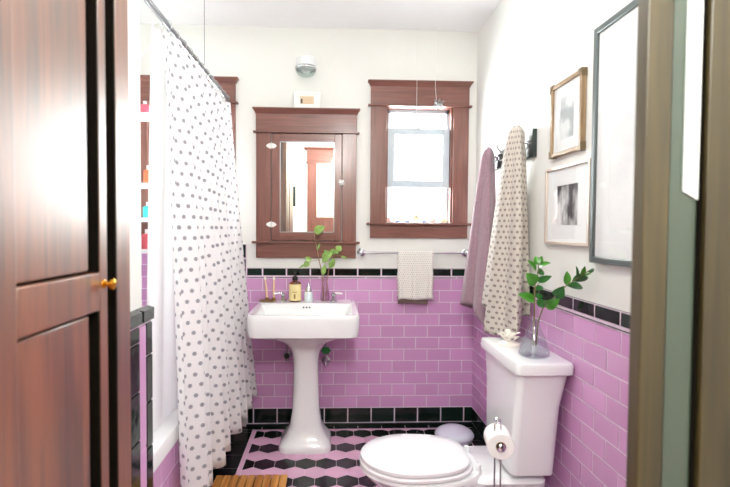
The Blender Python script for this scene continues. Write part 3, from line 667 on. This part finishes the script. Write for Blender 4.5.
# curtain
def curtain(name, m, y0, y1, zt, zb0, zb1, xtop, xb0, xb1, folds, amp0, amp1, expo, label, cat, seed, NU=220, NV=40, gather=1.35, edge=None):
    rnd = random.Random(seed); ph = [rnd.uniform(0, 6) for _ in range(6)]; mb = MB()
    arc = [0]
    def shape(t, u):
        amp = amp0+(amp1-amp0)*t**.7; f = folds*2*PI*(u+.018*math.sin(u*9+ph[1]))
        return (amp*(math.sin(f+ph[0]+.5*t*math.sin(3*u+ph[3]))+.35*math.sin(f*.47+ph[2]+t)+.22*math.sin(f*2.1+ph[4])), y0+(y1-y0)*u+amp*.5*math.cos(f+ph[5])*t**.5*math.sin(PI*min(1, u)))
    pv = shape(.55, 0)
    for i in range(1, NU+1): q = shape(.55, i/NU); arc.append(arc[-1]+math.hypot(q[0]-pv[0], q[1]-pv[1])); pv = q
    for j in range(NV+1):
        t = j/NV; cum = 0; prev = None
        for i in range(NU+1):
            u = i/NU; y = y0+(y1-y0)*u
            z = zt+((zb0+(zb1-zb0)*u)-zt)*t
            amp = amp0+(amp1-amp0)*t**.7
            f = folds*2*PI*(u+.018*math.sin(u*9+ph[1]))
            off = amp*(math.sin(f+ph[0]+.5*t*math.sin(3*u+ph[3]))+.35*math.sin(f*.47+ph[2]+t)+.22*math.sin(f*2.1+ph[4]))
            x = xtop+((xb0+(xb1-xb0)*u)-xtop)*t**(expo+.6*u*u)+off
            yy = y+amp*.5*math.cos(f*1.0+ph[5])*t**.5*math.sin(PI*min(1, u*1.0)) 
            z += (-.012*math.sin(f+ph[2]) + .01*math.sin(u*21))*t if t > .9 else 0
            if j == 0: z += .004*math.cos(u*NRG*2*PI)
            mb.v.append((x, yy, z)); mb.uv[len(mb.v)-1] = (arc[i], z)
    n = NU+1
    for j in range(NV):
        for i in range(NU): mb.f.append((j*n+i, j*n+i+1, (j+1)*n+i+1, (j+1)*n+i)); mb.m.append(0); mb.tone.append(.5)
    return tag(mb.build(name, m, solid=.0012, fix=False), label, cat)
curtain('shower_curtain', curtainm, 1.955, 3.09, RZ-.034, .130, .235, RX+.004, -.580, -.500, 7.5, .018, .034, .55, 'white shower curtain with grey polka dots hanging outside the tub', 'shower curtain', 5)
curtain('curtain_liner', linerm, 1.89, 3.05, RZ-.034, .40, .40, RX-.022, -.720, -.720, 7, .008, .014, .6, 'plain white curtain liner hanging inside the tub', 'curtain liner', 9, NU=140)

# shelf caddy with bottles behind the liner, in front of the tub window
sc = at(146, 200, 3.0)
def tubthing(name, px, py0, py1, Y, w_, m, label, cat, prof=None):
    a = at(px, py0, Y); b = at(px, py1, Y); h_ = a.z-b.z; mb = MB()
    pr = prof or [(0, 0), (.9, 0), (1, .04), (1, .7), (.6, .8), (.35, .84), (.35, 1), (0, 1)]
    mb.lathe([(u*w_/2, v*h_) for u, v in pr], (a.x, Y, b.z), n=16); o = mb.build(name, m); tag(o, label, cat); return b.z, a.x
r = empty('shower_caddy', (-1.16, 3.05, 1.2)); tag(r, 'white wire shower caddy with shelves glimpsed in front of the tub window', 'caddy')
shelfz = []
for py in (118, 187, 221, 252):
    z = at(146, py, 3.03).z; shelfz.append(z)
    mb = MB(); mb.box(-1.24, -1.04, 2.97, 3.10, z-.006, z); mb.box(-1.24, -1.04, 2.967, 2.972, z, z+.02); mb.build('shelf', whitetrim, r)
mb = MB()
for x in (-1.235, -1.045): mb.tube([(x, 3.105, shelfz[-1]-.02), (x, 3.105, 2.3)], .004, 8)
mb.tube([(-1.235, 3.105, 2.3), (-1.14, 3.12, 2.42), (-1.045, 3.105, 2.3)], .004, 8)
mb.tube([(-1.14, 3.12, 2.42), (-1.14, YB, 2.42)], .005, 8); mb.build('frame', whitetrim, r)
def bottle_on(i, px, hgt, w_, rgb, label, cat='bottle'):
    x = at(px, 200, 3.03).x; mb = MB(); z = shelfz[i]+.0005
    pr = [(0, 0), (.9, 0), (1, .04), (1, .72), (.6, .8), (.35, .84), (.35, 1), (0, 1)]
    r_ = empty('bottle', (x, 3.03, z)); tag(r_, label, cat)
    mb.lathe([(u*w_/2, v*hgt) for u, v in pr[:5]]+[(0, .8*hgt)], (x, 3.03, z), n=16); mb.build('body', mat('plastic_%d_%d' % (i, px), rgb, .3), r_)
    mb = MB(); mb.lathe([(u*w_/2, v*hgt) for u, v in [(0, .8), (.36, .8), (.36, 1), (0, 1)]], (x, 3.03, z), n=12); mb.build('cap', whitetrim, r_)
bottle_on(0, 145.5, .10, .06, (232, 96, 120), 'squat hot pink bottle on the top caddy shelf by the tub window')
bottle_on(1, 148.5, .13, .055, (240, 120, 80), 'slim orange bottle on the second caddy shelf')
bottle_on(2, 148.0, .115, .06, (70, 200, 200), 'teal bottle on the third caddy shelf')
bottle_on(3, 146.5, .14, .06, (208, 92, 104), 'dusty red bottle on the lowest caddy shelf')

# ---------------------------------------------------------------- toilet
r = empty('toilet', (.5, 2.03, 0)); tag(r, 'white two-piece toilet with closed lid against the right wall', 'toilet')
TY = 2.035
def cr(x0, x1, y0, y1, rr, z): return rrect((x0+x1)/2, (y0+y1)/2, x1-x0, y1-y0, rr, 5, z)
mb = MB(); mb.loft([cr(.722, .878, 1.878, 2.195, .025, .318), cr(.714, .888, 1.868, 2.205, .025, .324), cr(.713, .892, 1.865, 2.205, .03, .36), cr(.722, .905, 1.852, 2.24, .03, .60), cr(.724, .924, 1.832, 2.268, .025, .736)])
tank = mb.build('tank', porc, r)
mb = MB(); mb.loft([cr(.714, .932, 1.820, 2.280, .02, .7365), cr(.709, .935, 1.812, 2.286, .022, .741), cr(.709, .936, 1.810, 2.288, .022, .775), cr(.713, .932, 1.814, 2.284, .022, .783), cr(.73, .91, 1.83, 2.26, .02, .785)])
mb.build('tank_lid', porc, r)
def egg(x0, x1, hw, z, n=40, flat=.0, cy=2.02):
    """elongated seat outline: round nose at x0, squarer at x1"""
    pts = []; xm = x0+(x1-x0)*.46
    for i in range(n):
        a = 2*PI*i/n; c, s = math.cos(a), math.sin(a)
        if c < 0: x = xm+(xm-x0)*c; y = hw*s
        else:
            e = .62; x = xm+(x1-xm)*abs(c)**e; y = hw*(1 if s > 0 else -1)*abs(s)**.72*(1-.12*c)
        pts.append((x, cy+y, z))
    return pts
mb = MB(); mb.loft([egg(.132, .572, .180, .333), egg(.125, .578, .186, .338), egg(.125, .578, .186, .350), egg(.133, .572, .180, .356), egg(.18, .54, .135, .361), egg(.28, .45, .06, .363)]); mb.build('lid', seatm, r)
mb = MB(); mb.loft([egg(.130, .585, .184, .312), egg(.121, .590, .190, .317), egg(.121, .590, .190, .327), egg(.129, .585, .184, .332)]); mb.build('seat', seatm, r)
mb = MB()
mb.loft([egg(.30, .80, .10, 0), egg(.28, .80, .125, .006), egg(.285, .80, .12, .05), egg(.30, .78, .10, .11), egg(.25, .72, .125, .18), egg(.175, .67, .16, .245), egg(.135, .64, .185, .285), egg(.122, .63, .192, .300), egg(.128, .62, .188, .311)]); mb.build('bowl', porc, r)
mb = MB(); mb.loft([cr(.56, .86, 1.93, 2.14, .05, .02), cr(.56, .86, 1.93, 2.14, .05, .18), cr(.56, .875, 1.88, 2.19, .05, .25), cr(.57, .87, 1.87, 2.20, .05, .29), cr(.585, .86, 1.885, 2.19, .05, .300)]); mb.build('tank_shelf', porc, r)
for y in (TY-.085, TY+.085):
    mb = MB(); mb.lathe([(0, 0), (.014, 0), (.014, .026), (.010, .032), (0, .032)], (.604, y, .300), n=16); mb.build('hinge_cap', seatm, r)
for y in (1.94, 2.14): mb = MB(); mb.lathe([(0, 0), (.009, 0), (.009, .026), (0, .026)], (.80, y, .293), n=8); mb.build('tank_bolt', steel, r)

# vase with branches on the tank
VY = 1.93; c = at(534, 349, VY)
ZK = .7855
r = empty('flask_vase', (c.x, VY, ZK)); tag(r, 'clear glass flask vase with water and two leafy branches on the toilet tank', 'vase')
mb = MB(); mb.lathe([(.002, .002), (.052, .002), (.060, .008), (.058, .03), (.042, .075), (.026, .115), (.019, .13), (.019, .145), (.026, .15)], (c.x, VY, ZK), n=28, caps=False); mb.build('glass', glass, r, solid=.003)
mb = MB(); mb.lathe([(0, .005), (.050, .005), (.056, .012), (.054, .03), (.042, .065), (0, .065)], (c.x, VY, ZK), n=28); mb.build('water', clearglass('flask_water', (250, 252, 252), .05), r)
v = empty('leafy_branches', (c.x, VY, ZK+.008)); tag(v, 'green leafy branches standing in the flask vase on the toilet tank', 'plant')
P = lambda px, py, dy=0: at(px, py, VY+dy-max(0, px-546)*.0062)
mb = MB(); mb.tube([P(533, 345), P(534, 325), P(534.5, 305), P(535, 285), P(538, 272), P(539, 262)], [.003, .003, .003, .0025, .002, .0015], 8)
mb.tube([P(536, 345), P(538, 322), P(543, 308), P(555, 297), P(566, 286), P(578, 278), P(590, 270)], [.003, .003, .0028, .0025, .002, .002, .0015], 8)
mb.tube([P(535, 288), P(540, 282), P(545, 277)], .0013, 6); mb.build('stem', stemm, v)
mb = MB()
for a, b, w_, m in (((535, 301), (518, 294), .040, 0), ((536, 284), (526, 273), .050, 0), ((536, 271), (527, 260), .028, 0), ((538, 265), (535, 256), .030, 0), ((539, 266), (551, 263), .022, 0), ((537, 273), (544, 272), .030, 1), ((537, 281), (552, 276), .028, 1), ((539, 263), (542, 256), .022, 0), ((536, 290), (543, 287), .025, 1),
                    ((538, 306), (545, 300), .035, 1), ((545, 307), (560, 298), .045, 0), ((556, 297), (564, 286), .045, 1), ((548, 304), (556, 308), .03, 0), ((566, 285), (567, 271), .028, 0), ((567, 286), (583, 288), .030, 1), ((572, 281), (588, 277), .032, 1), ((577, 278), (576, 266), .014, 1), ((584, 274), (594, 270), .016, 0), ((582, 275), (585, 266), .016, 0), ((588, 272), (594, 269), .012, 1), ((541, 300), (536, 293), .025, 1)):
    leaf(mb, P(*a, random.uniform(-.01, .01)), P(*b, random.uniform(-.02, .02)), w_, .25, m)
mb.build('foliage', [leafm, leafk], v, fix=False)
# small white flower ornament on the tank
c = at(509, 341, 2.12); r = empty('flower_ornament', (c.x, 2.12, ZK)); tag(r, 'little cream white knotted flower ornament on the far end of the toilet tank', 'ornament')
cream = mat('cream_ceramic', (236, 230, 220), .5, bump=.3, nscale=30)
mb = MB(); mb.lathe([(0, 0), (.045, 0), (.045, .008), (.03, .016), (0, .018)], (c.x, 2.12, ZK), n=20); mb.build('base', cream, r)
mb = MB()
for k in range(9):
    a = 2*PI*k/9; q = Vector((c.x+.022*math.cos(a), 2.12+.022*math.sin(a), ZK+.02+.012*(k % 3)))
    leaf(mb, q, q+Vector((.028*math.cos(a), .028*math.sin(a), .016)), .026, .3, nrm=(math.cos(a)*.3, math.sin(a)*.3, 1))
for k in range(5):
    a = 2*PI*k/5; q = Vector((c.x, 2.12, ZK+.03)); mb.tube([q, q+Vector((.014*math.cos(a), .014*math.sin(a), .014)), q+Vector((.006*math.cos(a+1), .006*math.sin(a+1), .024))], .006, 8)
mb.build('petals', cream, r, solid=.003, fix=False)

# ---------------------------------------------------------------- toilet paper stand
TYp = 1.68; c = at(501, 447, TYp); c2 = at(496, 421, TYp+.04)
r = empty('paper_stand', (c2.x, TYp+.06, 0)); tag(r, 'chrome free-standing toilet paper stand in front of the toilet tank', 'paper stand')
n_ = Vector((-.17, -.985, 0)); ctr = Vector((c.x, TYp, c.z)); px_ = c.x-n_.x*.06; 
bx, by = ctr.x-.005, TYp+.06
mb = MB(); mb.lathe([(0, 0.0032), (.085, .0032), (.085, .010), (.06, .016), (0, .018)], (bx, by, 0), n=28); mb.build('base', chrome, r)
e = Vector((.89, .45, 0))
for s, px in ((-1, 494.5), (1, 500.5)):
    q = at(px, 470, TYp+.03); mb = MB(); mb.tube([(q.x, TYp+.03, .016), (q.x, TYp+.03, ctr.z+.0)], .0032, 8); mb.build('post', steel, r)
mb = MB(); qa = at(494.5, 470, TYp+.03).x; qb = at(500.5, 470, TYp+.03).x
mb.tube([(qa, TYp+.03, ctr.z-.01), (qa, TYp+.035, c2.z-.012), ((qa+qb)/2, TYp+.035, c2.z), (qb, TYp+.035, c2.z-.012), (qb, TYp+.03, ctr.z-.01)], .0032, 8); mb.lathe([(0, -.012), (.010, -.008), (.013, 0), (.010, .008), (0, .012)], ((qa+qb)/2, TYp+.035, c2.z+.004), n=14); mb.build('top_loop', chrome, r)
mb = MB(); a0 = ctr-n_*.115; a1 = ctr+n_*.004; mb.tube([a0, a1], .0115, 14); mb.lathe([(0, .0), (.014, .0), (.015, .006), (.008, .011), (0, .011)], tuple(a1), tuple(n_), 16); mb.build('arm', chrome, r)
rr = empty('toilet_paper_roll', tuple(ctr-n_*.05)); tag(rr, 'white toilet paper roll on the chrome stand', 'toilet paper')
mb = MB(); mb.lathe([(.018, 0), (.045, 0), (.047, .003), (.047, .098), (.045, .101), (.018, .101), (.018, 0)], tuple(ctr-n_*.101), tuple(n_), 32, caps=False); mb.build('paper', paper, rr)
mb = MB(); mb.lathe([(.0178, .001), (.0165, .0), (.0160, .050), (.0165, .1015), (.0178, .1015)], tuple(ctr-n_*.101), tuple(n_), 24, caps=False); mb.build('core', kraft, rr, solid=.0008)['label'] = 'brown cardboard core'

# ---------------------------------------------------------------- domed bin behind the toilet
c = at(455, 447, 2.90)
r = empty('domed_bin', (c.x, 2.92, 0)); tag(r, 'small pale blue-white bin with a domed lid on the floor behind the toilet', 'bin')
binm = mat('pale_lilac_plastic', (226, 230, 244), .25, coat=.3)
mb = MB(); mb.lathe([(0, .0032), (.095, .0032), (.108, .010), (.116, .035), (.118, .04), (0, .04)], (c.x, 2.92, 0), n=32); mb.build('body', binm, r)
mb = MB(); mb.lathe([(.119, .0405), (.119, .044), (.108, .060), (.085, .074), (.05, .085), (.02, .089), (0, .090)], (c.x, 2.92, 0), n=32); mb.build('lid', binm, r)

# ---------------------------------------------------------------- teak mat
r = empty('bath_mat', (-.40, 2.31, 0)); tag(r, 'golden slatted wooden bath mat on the floor beside the tub', 'bath mat')
mx0, mx1 = -.585, -.218; ns = 9; sw = (mx1-mx0)/ns
for k in range(ns):
    x = mx0+sw*k; mb = MB(); mb.box(x+.002, x+sw-.0025, 1.93, 2.475, .020, .034); mb.build('slat', teak, r, bevel=.003)
for y in (1.98, 2.21, 2.44):
    mb = MB(); mb.box(mx0+.005, mx1-.005, y, y+.03, .0032, .0199); mb.build('crossbar', teak, r)

# ---------------------------------------------------------------- coat rack and towels on the right wall
r = empty('coat_rack', (XR, 2.5, 1.69)); tag(r, 'dark wall-mounted hook board holding two towels on the right wall', 'coat rack')
mb = MB(); mb.box(XR-.022, XR-.001, 2.22, 2.90, 1.635, 1.765); mb.build('board', rackm, r, bevel=.003)
def hook(y, up_=.05):
    mb = MB(); x = XR-.022
    mb.lathe([(0, 0), (.018, 0), (.018, -.005), (0, -.007)], (x, y, 1.70), 'X', 14)
    mb.tube([(x-.004, y, 1.705), (x-.03, y, 1.70), (x-.055, y, 1.725), (x-.062, y, 1.76), (x-.058, y, 1.775)], [.006, .006, .0055, .0055, .004], 10)
    mb.tube([(x-.004, y, 1.69), (x-.02, y, 1.665), (x-.04, y, 1.66), (x-.046, y, 1.68)], [.0055, .005, .005, .004], 8)
    mb.lathe([(0, -.009), (.007, -.006), (.009, 0), (.007, .006), (0, .009)], (x-.058, y, 1.782), n=12); mb.build('hook', chrome, r)
for y in (2.27, 2.54, 2.70): hook(y)
def hang(name, pk, zb, ax, ay, cx, cy, m, label, seed, folds=5, skew=.0, hemamp=.03, NU=96, NV=44, top=.022, uvscale=1.0):
    rnd = random.Random(seed); p = [rnd.uniform(0, 6.28) for _ in range(5)]; mb = MB()
    for j in range(NV+1):
        t = j/NV; e = t**.75
        rx = top+(ax-top)*e; ry = top+(ay-top)*e; x0 = pk[0]+(cx-pk[0])*e; y0 = pk[1]+(cy-pk[1])*e
        if t < .06: k = math.sqrt(max(0, 1-(1-t/.06)**2)); rx *= max(.15, k); ry *= max(.15, k)
        for i in range(NU):
            a = 2*PI*i/NU; f = 1+(.13+.13*t)*math.sin(folds*a+p[0]+t*1.4)+.07*t*math.sin((folds*2+1)*a+p[1])
            hem = hemamp*math.sin(a*1+p[2])+hemamp*.6*math.sin(2*a+p[3])
            z = pk[2]-(pk[2]-zb+hem*t)*t
            x = min(x0+rx*f*math.cos(a), XR-.004-(.021 if z > 1.60 else (.014 if z < 1.06 else 0)))
            mb.v.append((x, y0+ry*f*math.sin(a), z)); mb.uv[len(mb.v)-1] = (a/(2*PI)*.62*uvscale, z)
    for j in range(NV):
        for i in range(NU): mb.f.append((j*NU+i, j*NU+(i+1) % NU, (j+1)*NU+(i+1) % NU, (j+1)*NU+i)); mb.m.append(0); mb.tone.append(.5)
    mb.f.append(tuple(range(NU))); mb.m.append(0); mb.tone.append(.5)
    return tag(mb.build(name, m, solid=.004, fix=False), label, 'towel')
p1 = at(489, 147, 2.70); p2 = at(517.5, 127, 2.28)
hang('towel', (p1.x, 2.70, p1.z), .80, .085, .13, .865, 2.80, mauvem, 'plain mauve towel hanging from the far hook of the rack', 3, folds=4, hemamp=.06)
hang('towel', (p2.x-.004, 2.28, p2.z+.012), .865, .080, .19, .862, 2.38, towelm, 'cream towel with small brown dots hanging from the near hook of the rack', 12, folds=5, hemamp=.05, top=.029)

# ---------------------------------------------------------------- pictures on the right wall
def wframe(y0, y1, z0, z1, fw, th, fm, matte, art, label, mat_w, glassed=True, off=0.0):
    r = empty('picture_frame', (XR, (y0+y1)/2, z0)); tag(r, label, 'picture')
    xf = XR-th-off; xb = XR-.002-off
    mb = MB()
    mb.box(xf, xb, y0, y0+fw, z0, z1); mb.box(xf, xb, y1-fw, y1, z0, z1); mb.box(xf, xb, y0+fw, y1-fw, z1-fw, z1); mb.box(xf, xb, y0+fw, y1-fw, z0, z0+fw)
    mb.build('frame', fm, r, bevel=.002)
    mb = MB(); mb.box(xf+.010, xf+.013, y0+fw, y1-fw, z0+fw, z1-fw); mb.build('mount', matte, r)
    mb = MB(); my, mz = mat_w; mb.box(xf+.0085, xf+.0098, y0+my, y1-my, z0+mz, z1-mz); mb.build('print', art, r)
    if glassed: mb = MB(); mb.box(xf+.005, xf+.0065, y0+fw, y1-fw, z0+fw, z1-fw); mb.build('glass', picglass, r)
    return r
def artmat(name, c0, c1, scale, lo=.45, hi=.6, stretch=(1, 1, 1)):
    m = mat(name, c0, .7); nt = m.node_tree; p = nt.nodes['Principled BSDF']; tc = nt.nodes.new('ShaderNodeTexCoord'); mp = nt.nodes.new('ShaderNodeMapping'); mp.inputs['Scale'].default_value = stretch
    n = nt.nodes.new('ShaderNodeTexNoise'); n.inputs['Scale'].default_value = scale; n.inputs['Detail'].default_value = 6
    r = nt.nodes.new('ShaderNodeValToRGB'); e = r.color_ramp.elements; e[0].position = lo; e[1].position = hi; e[0].color = srgb(*c1); e[1].color = srgb(*c0)
    nt.links.new(tc.outputs['Object'], mp.inputs[0]); nt.links.new(mp.outputs[0], n.inputs['Vector']); nt.links.new(n.outputs['Fac'], r.inputs[0]); nt.links.new(r.outputs[0], p.inputs['Base Color']); return m
goldw = wood('pale_oak_frame', (140, 112, 80), (176, 150, 116), .45, .2, (30, 30, 3))
silw = mat('champagne_frame', (214, 200, 188), .3, metal=.3); graym = mat('grey_metal_frame', (104, 112, 112), .3, metal=.4)
paperw = mat('white_mount_board', (240, 243, 243), .7)
a = wframe(1.785, 2.042, 1.600, 1.898, .016, .022, goldw, paperw, artmat('faint_botanical_print', (228, 234, 234), (176, 184, 186), 9, .38, .5), 'small wooden framed print, the highest picture on the right wall', (.075, .065))
cmm = mat('aged_metal_corner', (128, 110, 84), .4, metal=.6)
for y, z in ((1.785, 1.600), (1.785, 1.898), (2.042, 1.600), (2.042, 1.898)):
    sy = 1 if y < 1.9 else -1; sz = 1 if z < 1.7 else -1
    mb = MB(); mb.prism([(y-.003*sy, z-.003*sz), (y+.028*sy, z-.003*sz), (y-.003*sy, z+.028*sz)], 'X', XR-.024, XR-.0025); mb.build('corner_mount', cmm, a)
# black-and-white photograph: pale sky, grey trees
pm = artmat('grey_forest_photo', (232, 234, 234), (58, 62, 66), 5, .42, .56, (1, 2.4, 1.0))
wframe(1.715, 2.082, 1.238, 1.558, .013, .022, silw, paperw, pm, 'champagne framed black and white photograph below the small wooden frame', (.10, .08))
wframe(1.00, 1.700, 1.184, 2.003, .022, .026, graym, paperw, artmat('pale_line_drawing', (238, 239, 238), (222, 224, 226), 4, .3, .5), 'large grey framed pale drawing nearest the doorway on the right wall', (.10, .12))

# ---------------------------------------------------------------- built-in linen cabinet on the left
XC = -.48
r = empty('linen_cabinet', (XC, .7, 0)); tag(r, 'dark brown varnished built-in linen cabinet at the left edge with a brass knob', 'cabinet')
zt = 2.45
def raised(mb, y0, y1, z0, z1):
    mb.box(XC-.016, XC-.010, y0-.002, y1+.002, z0-.002, z1+.002)
mb = MB(); mb.box(-.90, XC-.028, .30, 1.18, 0, zt, 0); mb.box(XC-.028, XC, 1.106, 1.178, 0, zt, 0); mb.box(XC-.028, XC, .30, .42, 0, zt, 0); mb.box(XC-.028, XC, .42, 1.106, 0, .08, 0); mb.box(XC-.028, XC, .42, 1.106, zt-.06, zt, 0)
mb.build('carcass', dkwood, r, bevel=.002)
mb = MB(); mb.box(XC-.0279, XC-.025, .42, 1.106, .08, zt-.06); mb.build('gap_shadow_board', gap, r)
# door stiles, rails, panels
Y0d, Y1d = .425, 1.062
mb = MB(); mb.box(XC-.024, XC+.0, Y0d, .762, .083, zt-.063, 0); 
mb.box(XC-.024, XC, 1.026, Y1d, .083, zt-.063, 0)
for z0, z1 in ((.083, .20), (1.125, 1.205), (zt-.18, zt-.063)): mb.box(XC-.024, XC, .762, 1.026, z0, z1, 1)
dr = mb.build('door', [dkwood, dkwood], r, bevel=.003)
mb = MB(); mb.box(XC-.024, XC-.016, .762, 1.026, .20, 1.125); mb.box(XC-.024, XC-.016, .762, 1.026, 1.205, zt-.18); mb.build('recess_shade_board', gap, dr)
mb = MB(); mb.box(XC-.0158, XC-.0006, 1.0195, 1.0259, .201, 1.124); mb.box(XC-.0158, XC-.0006, 1.0195, 1.0259, 1.206, zt-.181); mb.build('groove_shade_strip', gap, dr)['label'] = 'near-black strip standing for shade beside the panel'  # dark strips added to paint the shade of the panel groove
mb = MB(); mb.box(XC-.0249, XC-.0006, 1.0985, 1.1059, .081, zt-.061); mb.build('gap_shade_strip', gap, r)['label'] = 'near-black strip standing for shade along the door gap'  # dark strip added to paint the shade in the door gap
mb = MB(); mb.box(XC-.016, XC-.006, .762, .992, .205, 1.120); mb.box(XC-.016, XC-.006, .762, .992, 1.21, zt-.185); mb.build('panel', dkwood, dr, bevel=.003)
kb = at(105, 284, 1.045)
mb = MB(); mb.lathe([(0, .0), (.0095, .0), (.009, .002), (.005, .004), (.005, .011), (.008, .013), (.0115, .016), (.0115, .021), (.008, .0235), (0, .024)], (XC, 1.044, kb.z), 'X', 20); mb.build('knob', brass, dr)['label'] = 'round brass knob'

# ---------------------------------------------------------------- doorway frame at the right edge
def xat(px, Y): return at(px, 240, Y).x
Yd = .80
r = empty('door_1', (.6, Yd, 0)); struct(r, 'dark wood doorway frame with a narrow grey green glass strip at the right edge')
f = lambda px: xat(px, Yd-.03)
X0 = xat(631.5, Yd)
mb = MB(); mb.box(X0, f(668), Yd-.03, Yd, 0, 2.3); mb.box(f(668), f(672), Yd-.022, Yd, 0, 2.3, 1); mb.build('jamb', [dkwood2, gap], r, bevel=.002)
greyglass = mat('grey_green_glazing', (70, 82, 70), .12, coat=.6)
mb = MB(); mb.box(f(672), f(701.5), Yd-.016, Yd-.004, 0, 2.3); mb.build('glass_strip', greyglass, r)
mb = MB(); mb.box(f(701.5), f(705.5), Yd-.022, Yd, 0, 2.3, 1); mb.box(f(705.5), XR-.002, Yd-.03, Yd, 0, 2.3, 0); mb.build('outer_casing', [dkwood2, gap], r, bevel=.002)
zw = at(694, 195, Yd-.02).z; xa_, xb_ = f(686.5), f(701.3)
mb = MB(); mb.loft([[(xa_, Yd-.020, zw+.006), (xb_, Yd-.020, zw-.008), (xb_, Yd-.020, 2.3), (xa_, Yd-.020, 2.3)], [(xa_, Yd-.0165, zw+.006), (xb_, Yd-.0165, zw-.008), (xb_, Yd-.0165, 2.3), (xa_, Yd-.0165, 2.3)]]); mb.build('reflection_strip', whitetrim, r)['label'] = 'painted white reflection down the upper half'  # white piece paints a reflection onto the glass

# ---------------------------------------------------------------- hall behind the camera, seen in the mirror
r = empty('door_2', (.1, -1.05, 0)); struct(r, 'half-glazed hall door in mahogany casing, seen in the mirror')
mb = MB(); mb.box(-.37, -.235, -1.05, -1.02, 0, 2.28, 0); mb.box(.60, .735, -1.05, -1.02, 0, 2.28, 0); mb.box(-.38, .745, -1.05, -1.018, 2.28, 2.50, 1); mb.prism([(-1.05, 2.50), (-.985, 2.50), (-.985, 2.49), (-1.015, 2.465), (-1.05, 2.465)], 'X', -.42, .79, 1); mb.box(-.40, .765, -1.05, -1.008, 2.268, 2.281, 1); mb.build('casing', [casing, casingH], r)
mb = MB(); mb.box(-.235, .60, -1.05, -1.03, 0, 1.46); mb.build('lower_panel', casing, r)
mb = MB(); mb.box(-.235, .60, -1.05, -1.04, 1.46, 2.28); mb.build('blind', mat('cream_blind', (226, 220, 200), .6), r)
# dark cloth hanging on the hall wall (seen in the mirror)
mb = MB(); mb.box(-.60, -.55, -1.049, -1.02, 1.62, 1.92); tag(mb.build('hanging_cloth', mat('charcoal_cloth', (48, 54, 52), .9, bump=.3), bevel=.01, seg=3), 'small charcoal cloth hanging on the white hall wall, seen in the mirror', 'cloth')

# ---------------------------------------------------------------- light
def area(name, loc, rot, sx, sy, power, col=(1, 1, 1)):
    l = D.lights.new(name, 'AREA'); l.shape = 'RECTANGLE'; l.size = sx; l.size_y = sy; l.energy = power; l.color = col
    o = D.objects.new(name, l); COL.objects.link(o); o.location = loc; o.rotation_euler = rot; return o
area('window_daylight', ((W[0][0]+W[0][1])/2, YB+.50, 1.75), (-PI/2, 0, 0), 1.1, 1.3, 140, (.95, 1, .98))
area('tub_window_daylight', ((W[1][0]+W[1][1])/2, YB+.50, 1.75), (-PI/2, 0, 0), 1.1, 1.3, 180, (.95, 1, .98))
# unseen lamps added as fill: one above the bathroom, one in the hall
def added_ceiling_lamp(x, y, power, label):
    r = empty('added_ceiling_lamp', (x, y, ZC)); tag(r, label, 'lamp')
    mb = MB(); mb.lathe([(0, 0), (.06, 0), (.06, -.02), (.02, -.03), (0, -.03)], (x, y, ZC), n=24); mb.build('added_lamp_canopy', whitetrim, r)
    mb = MB(); mb.tube([(x, y, ZC-.03), (x, y, ZC-.27)], .006, 8); mb.lathe([(0, -.26), (.02, -.27), (.022, -.295), (0, -.30)], (x, y, ZC), n=16); mb.build('added_lamp_socket', whitetrim, r)
    l = D.lights.new('fill_bulb', 'POINT'); l.shadow_soft_size = .09; l.energy = power; l.color = (.985, 1, .97)
    o = D.objects.new('fill_bulb', l); COL.objects.link(o); o.location = (x, y, ZC-.38)
added_ceiling_lamp(.15, 1.35, 17, 'unseen bare bulb lamp added to light the bathroom')
added_ceiling_lamp(.1, -.25, 76, 'unseen bare bulb lamp added in the hall as fill light')

wd = D.worlds.new('world'); S.world = wd; wd.use_nodes = True
wd.node_tree.nodes['Background'].inputs[0].default_value = (.93, .97, 1, 1); wd.node_tree.nodes['Background'].inputs[1].default_value = 6.0
S.view_settings.view_transform = 'Standard'; S.view_settings.look = 'None'; S.view_settings.gamma = 1; S.view_settings.use_curve_mapping = False
S.view_settings.exposure = 0.13
S.cycles.max_bounces = 10; S.cycles.diffuse_bounces = 6; S.cycles.transparent_max_bounces = 16; S.cycles.use_denoising = True
S.cycles.sample_clamp_indirect = 8
for o in D.objects:
    if '_loc' in o: del o['_loc']
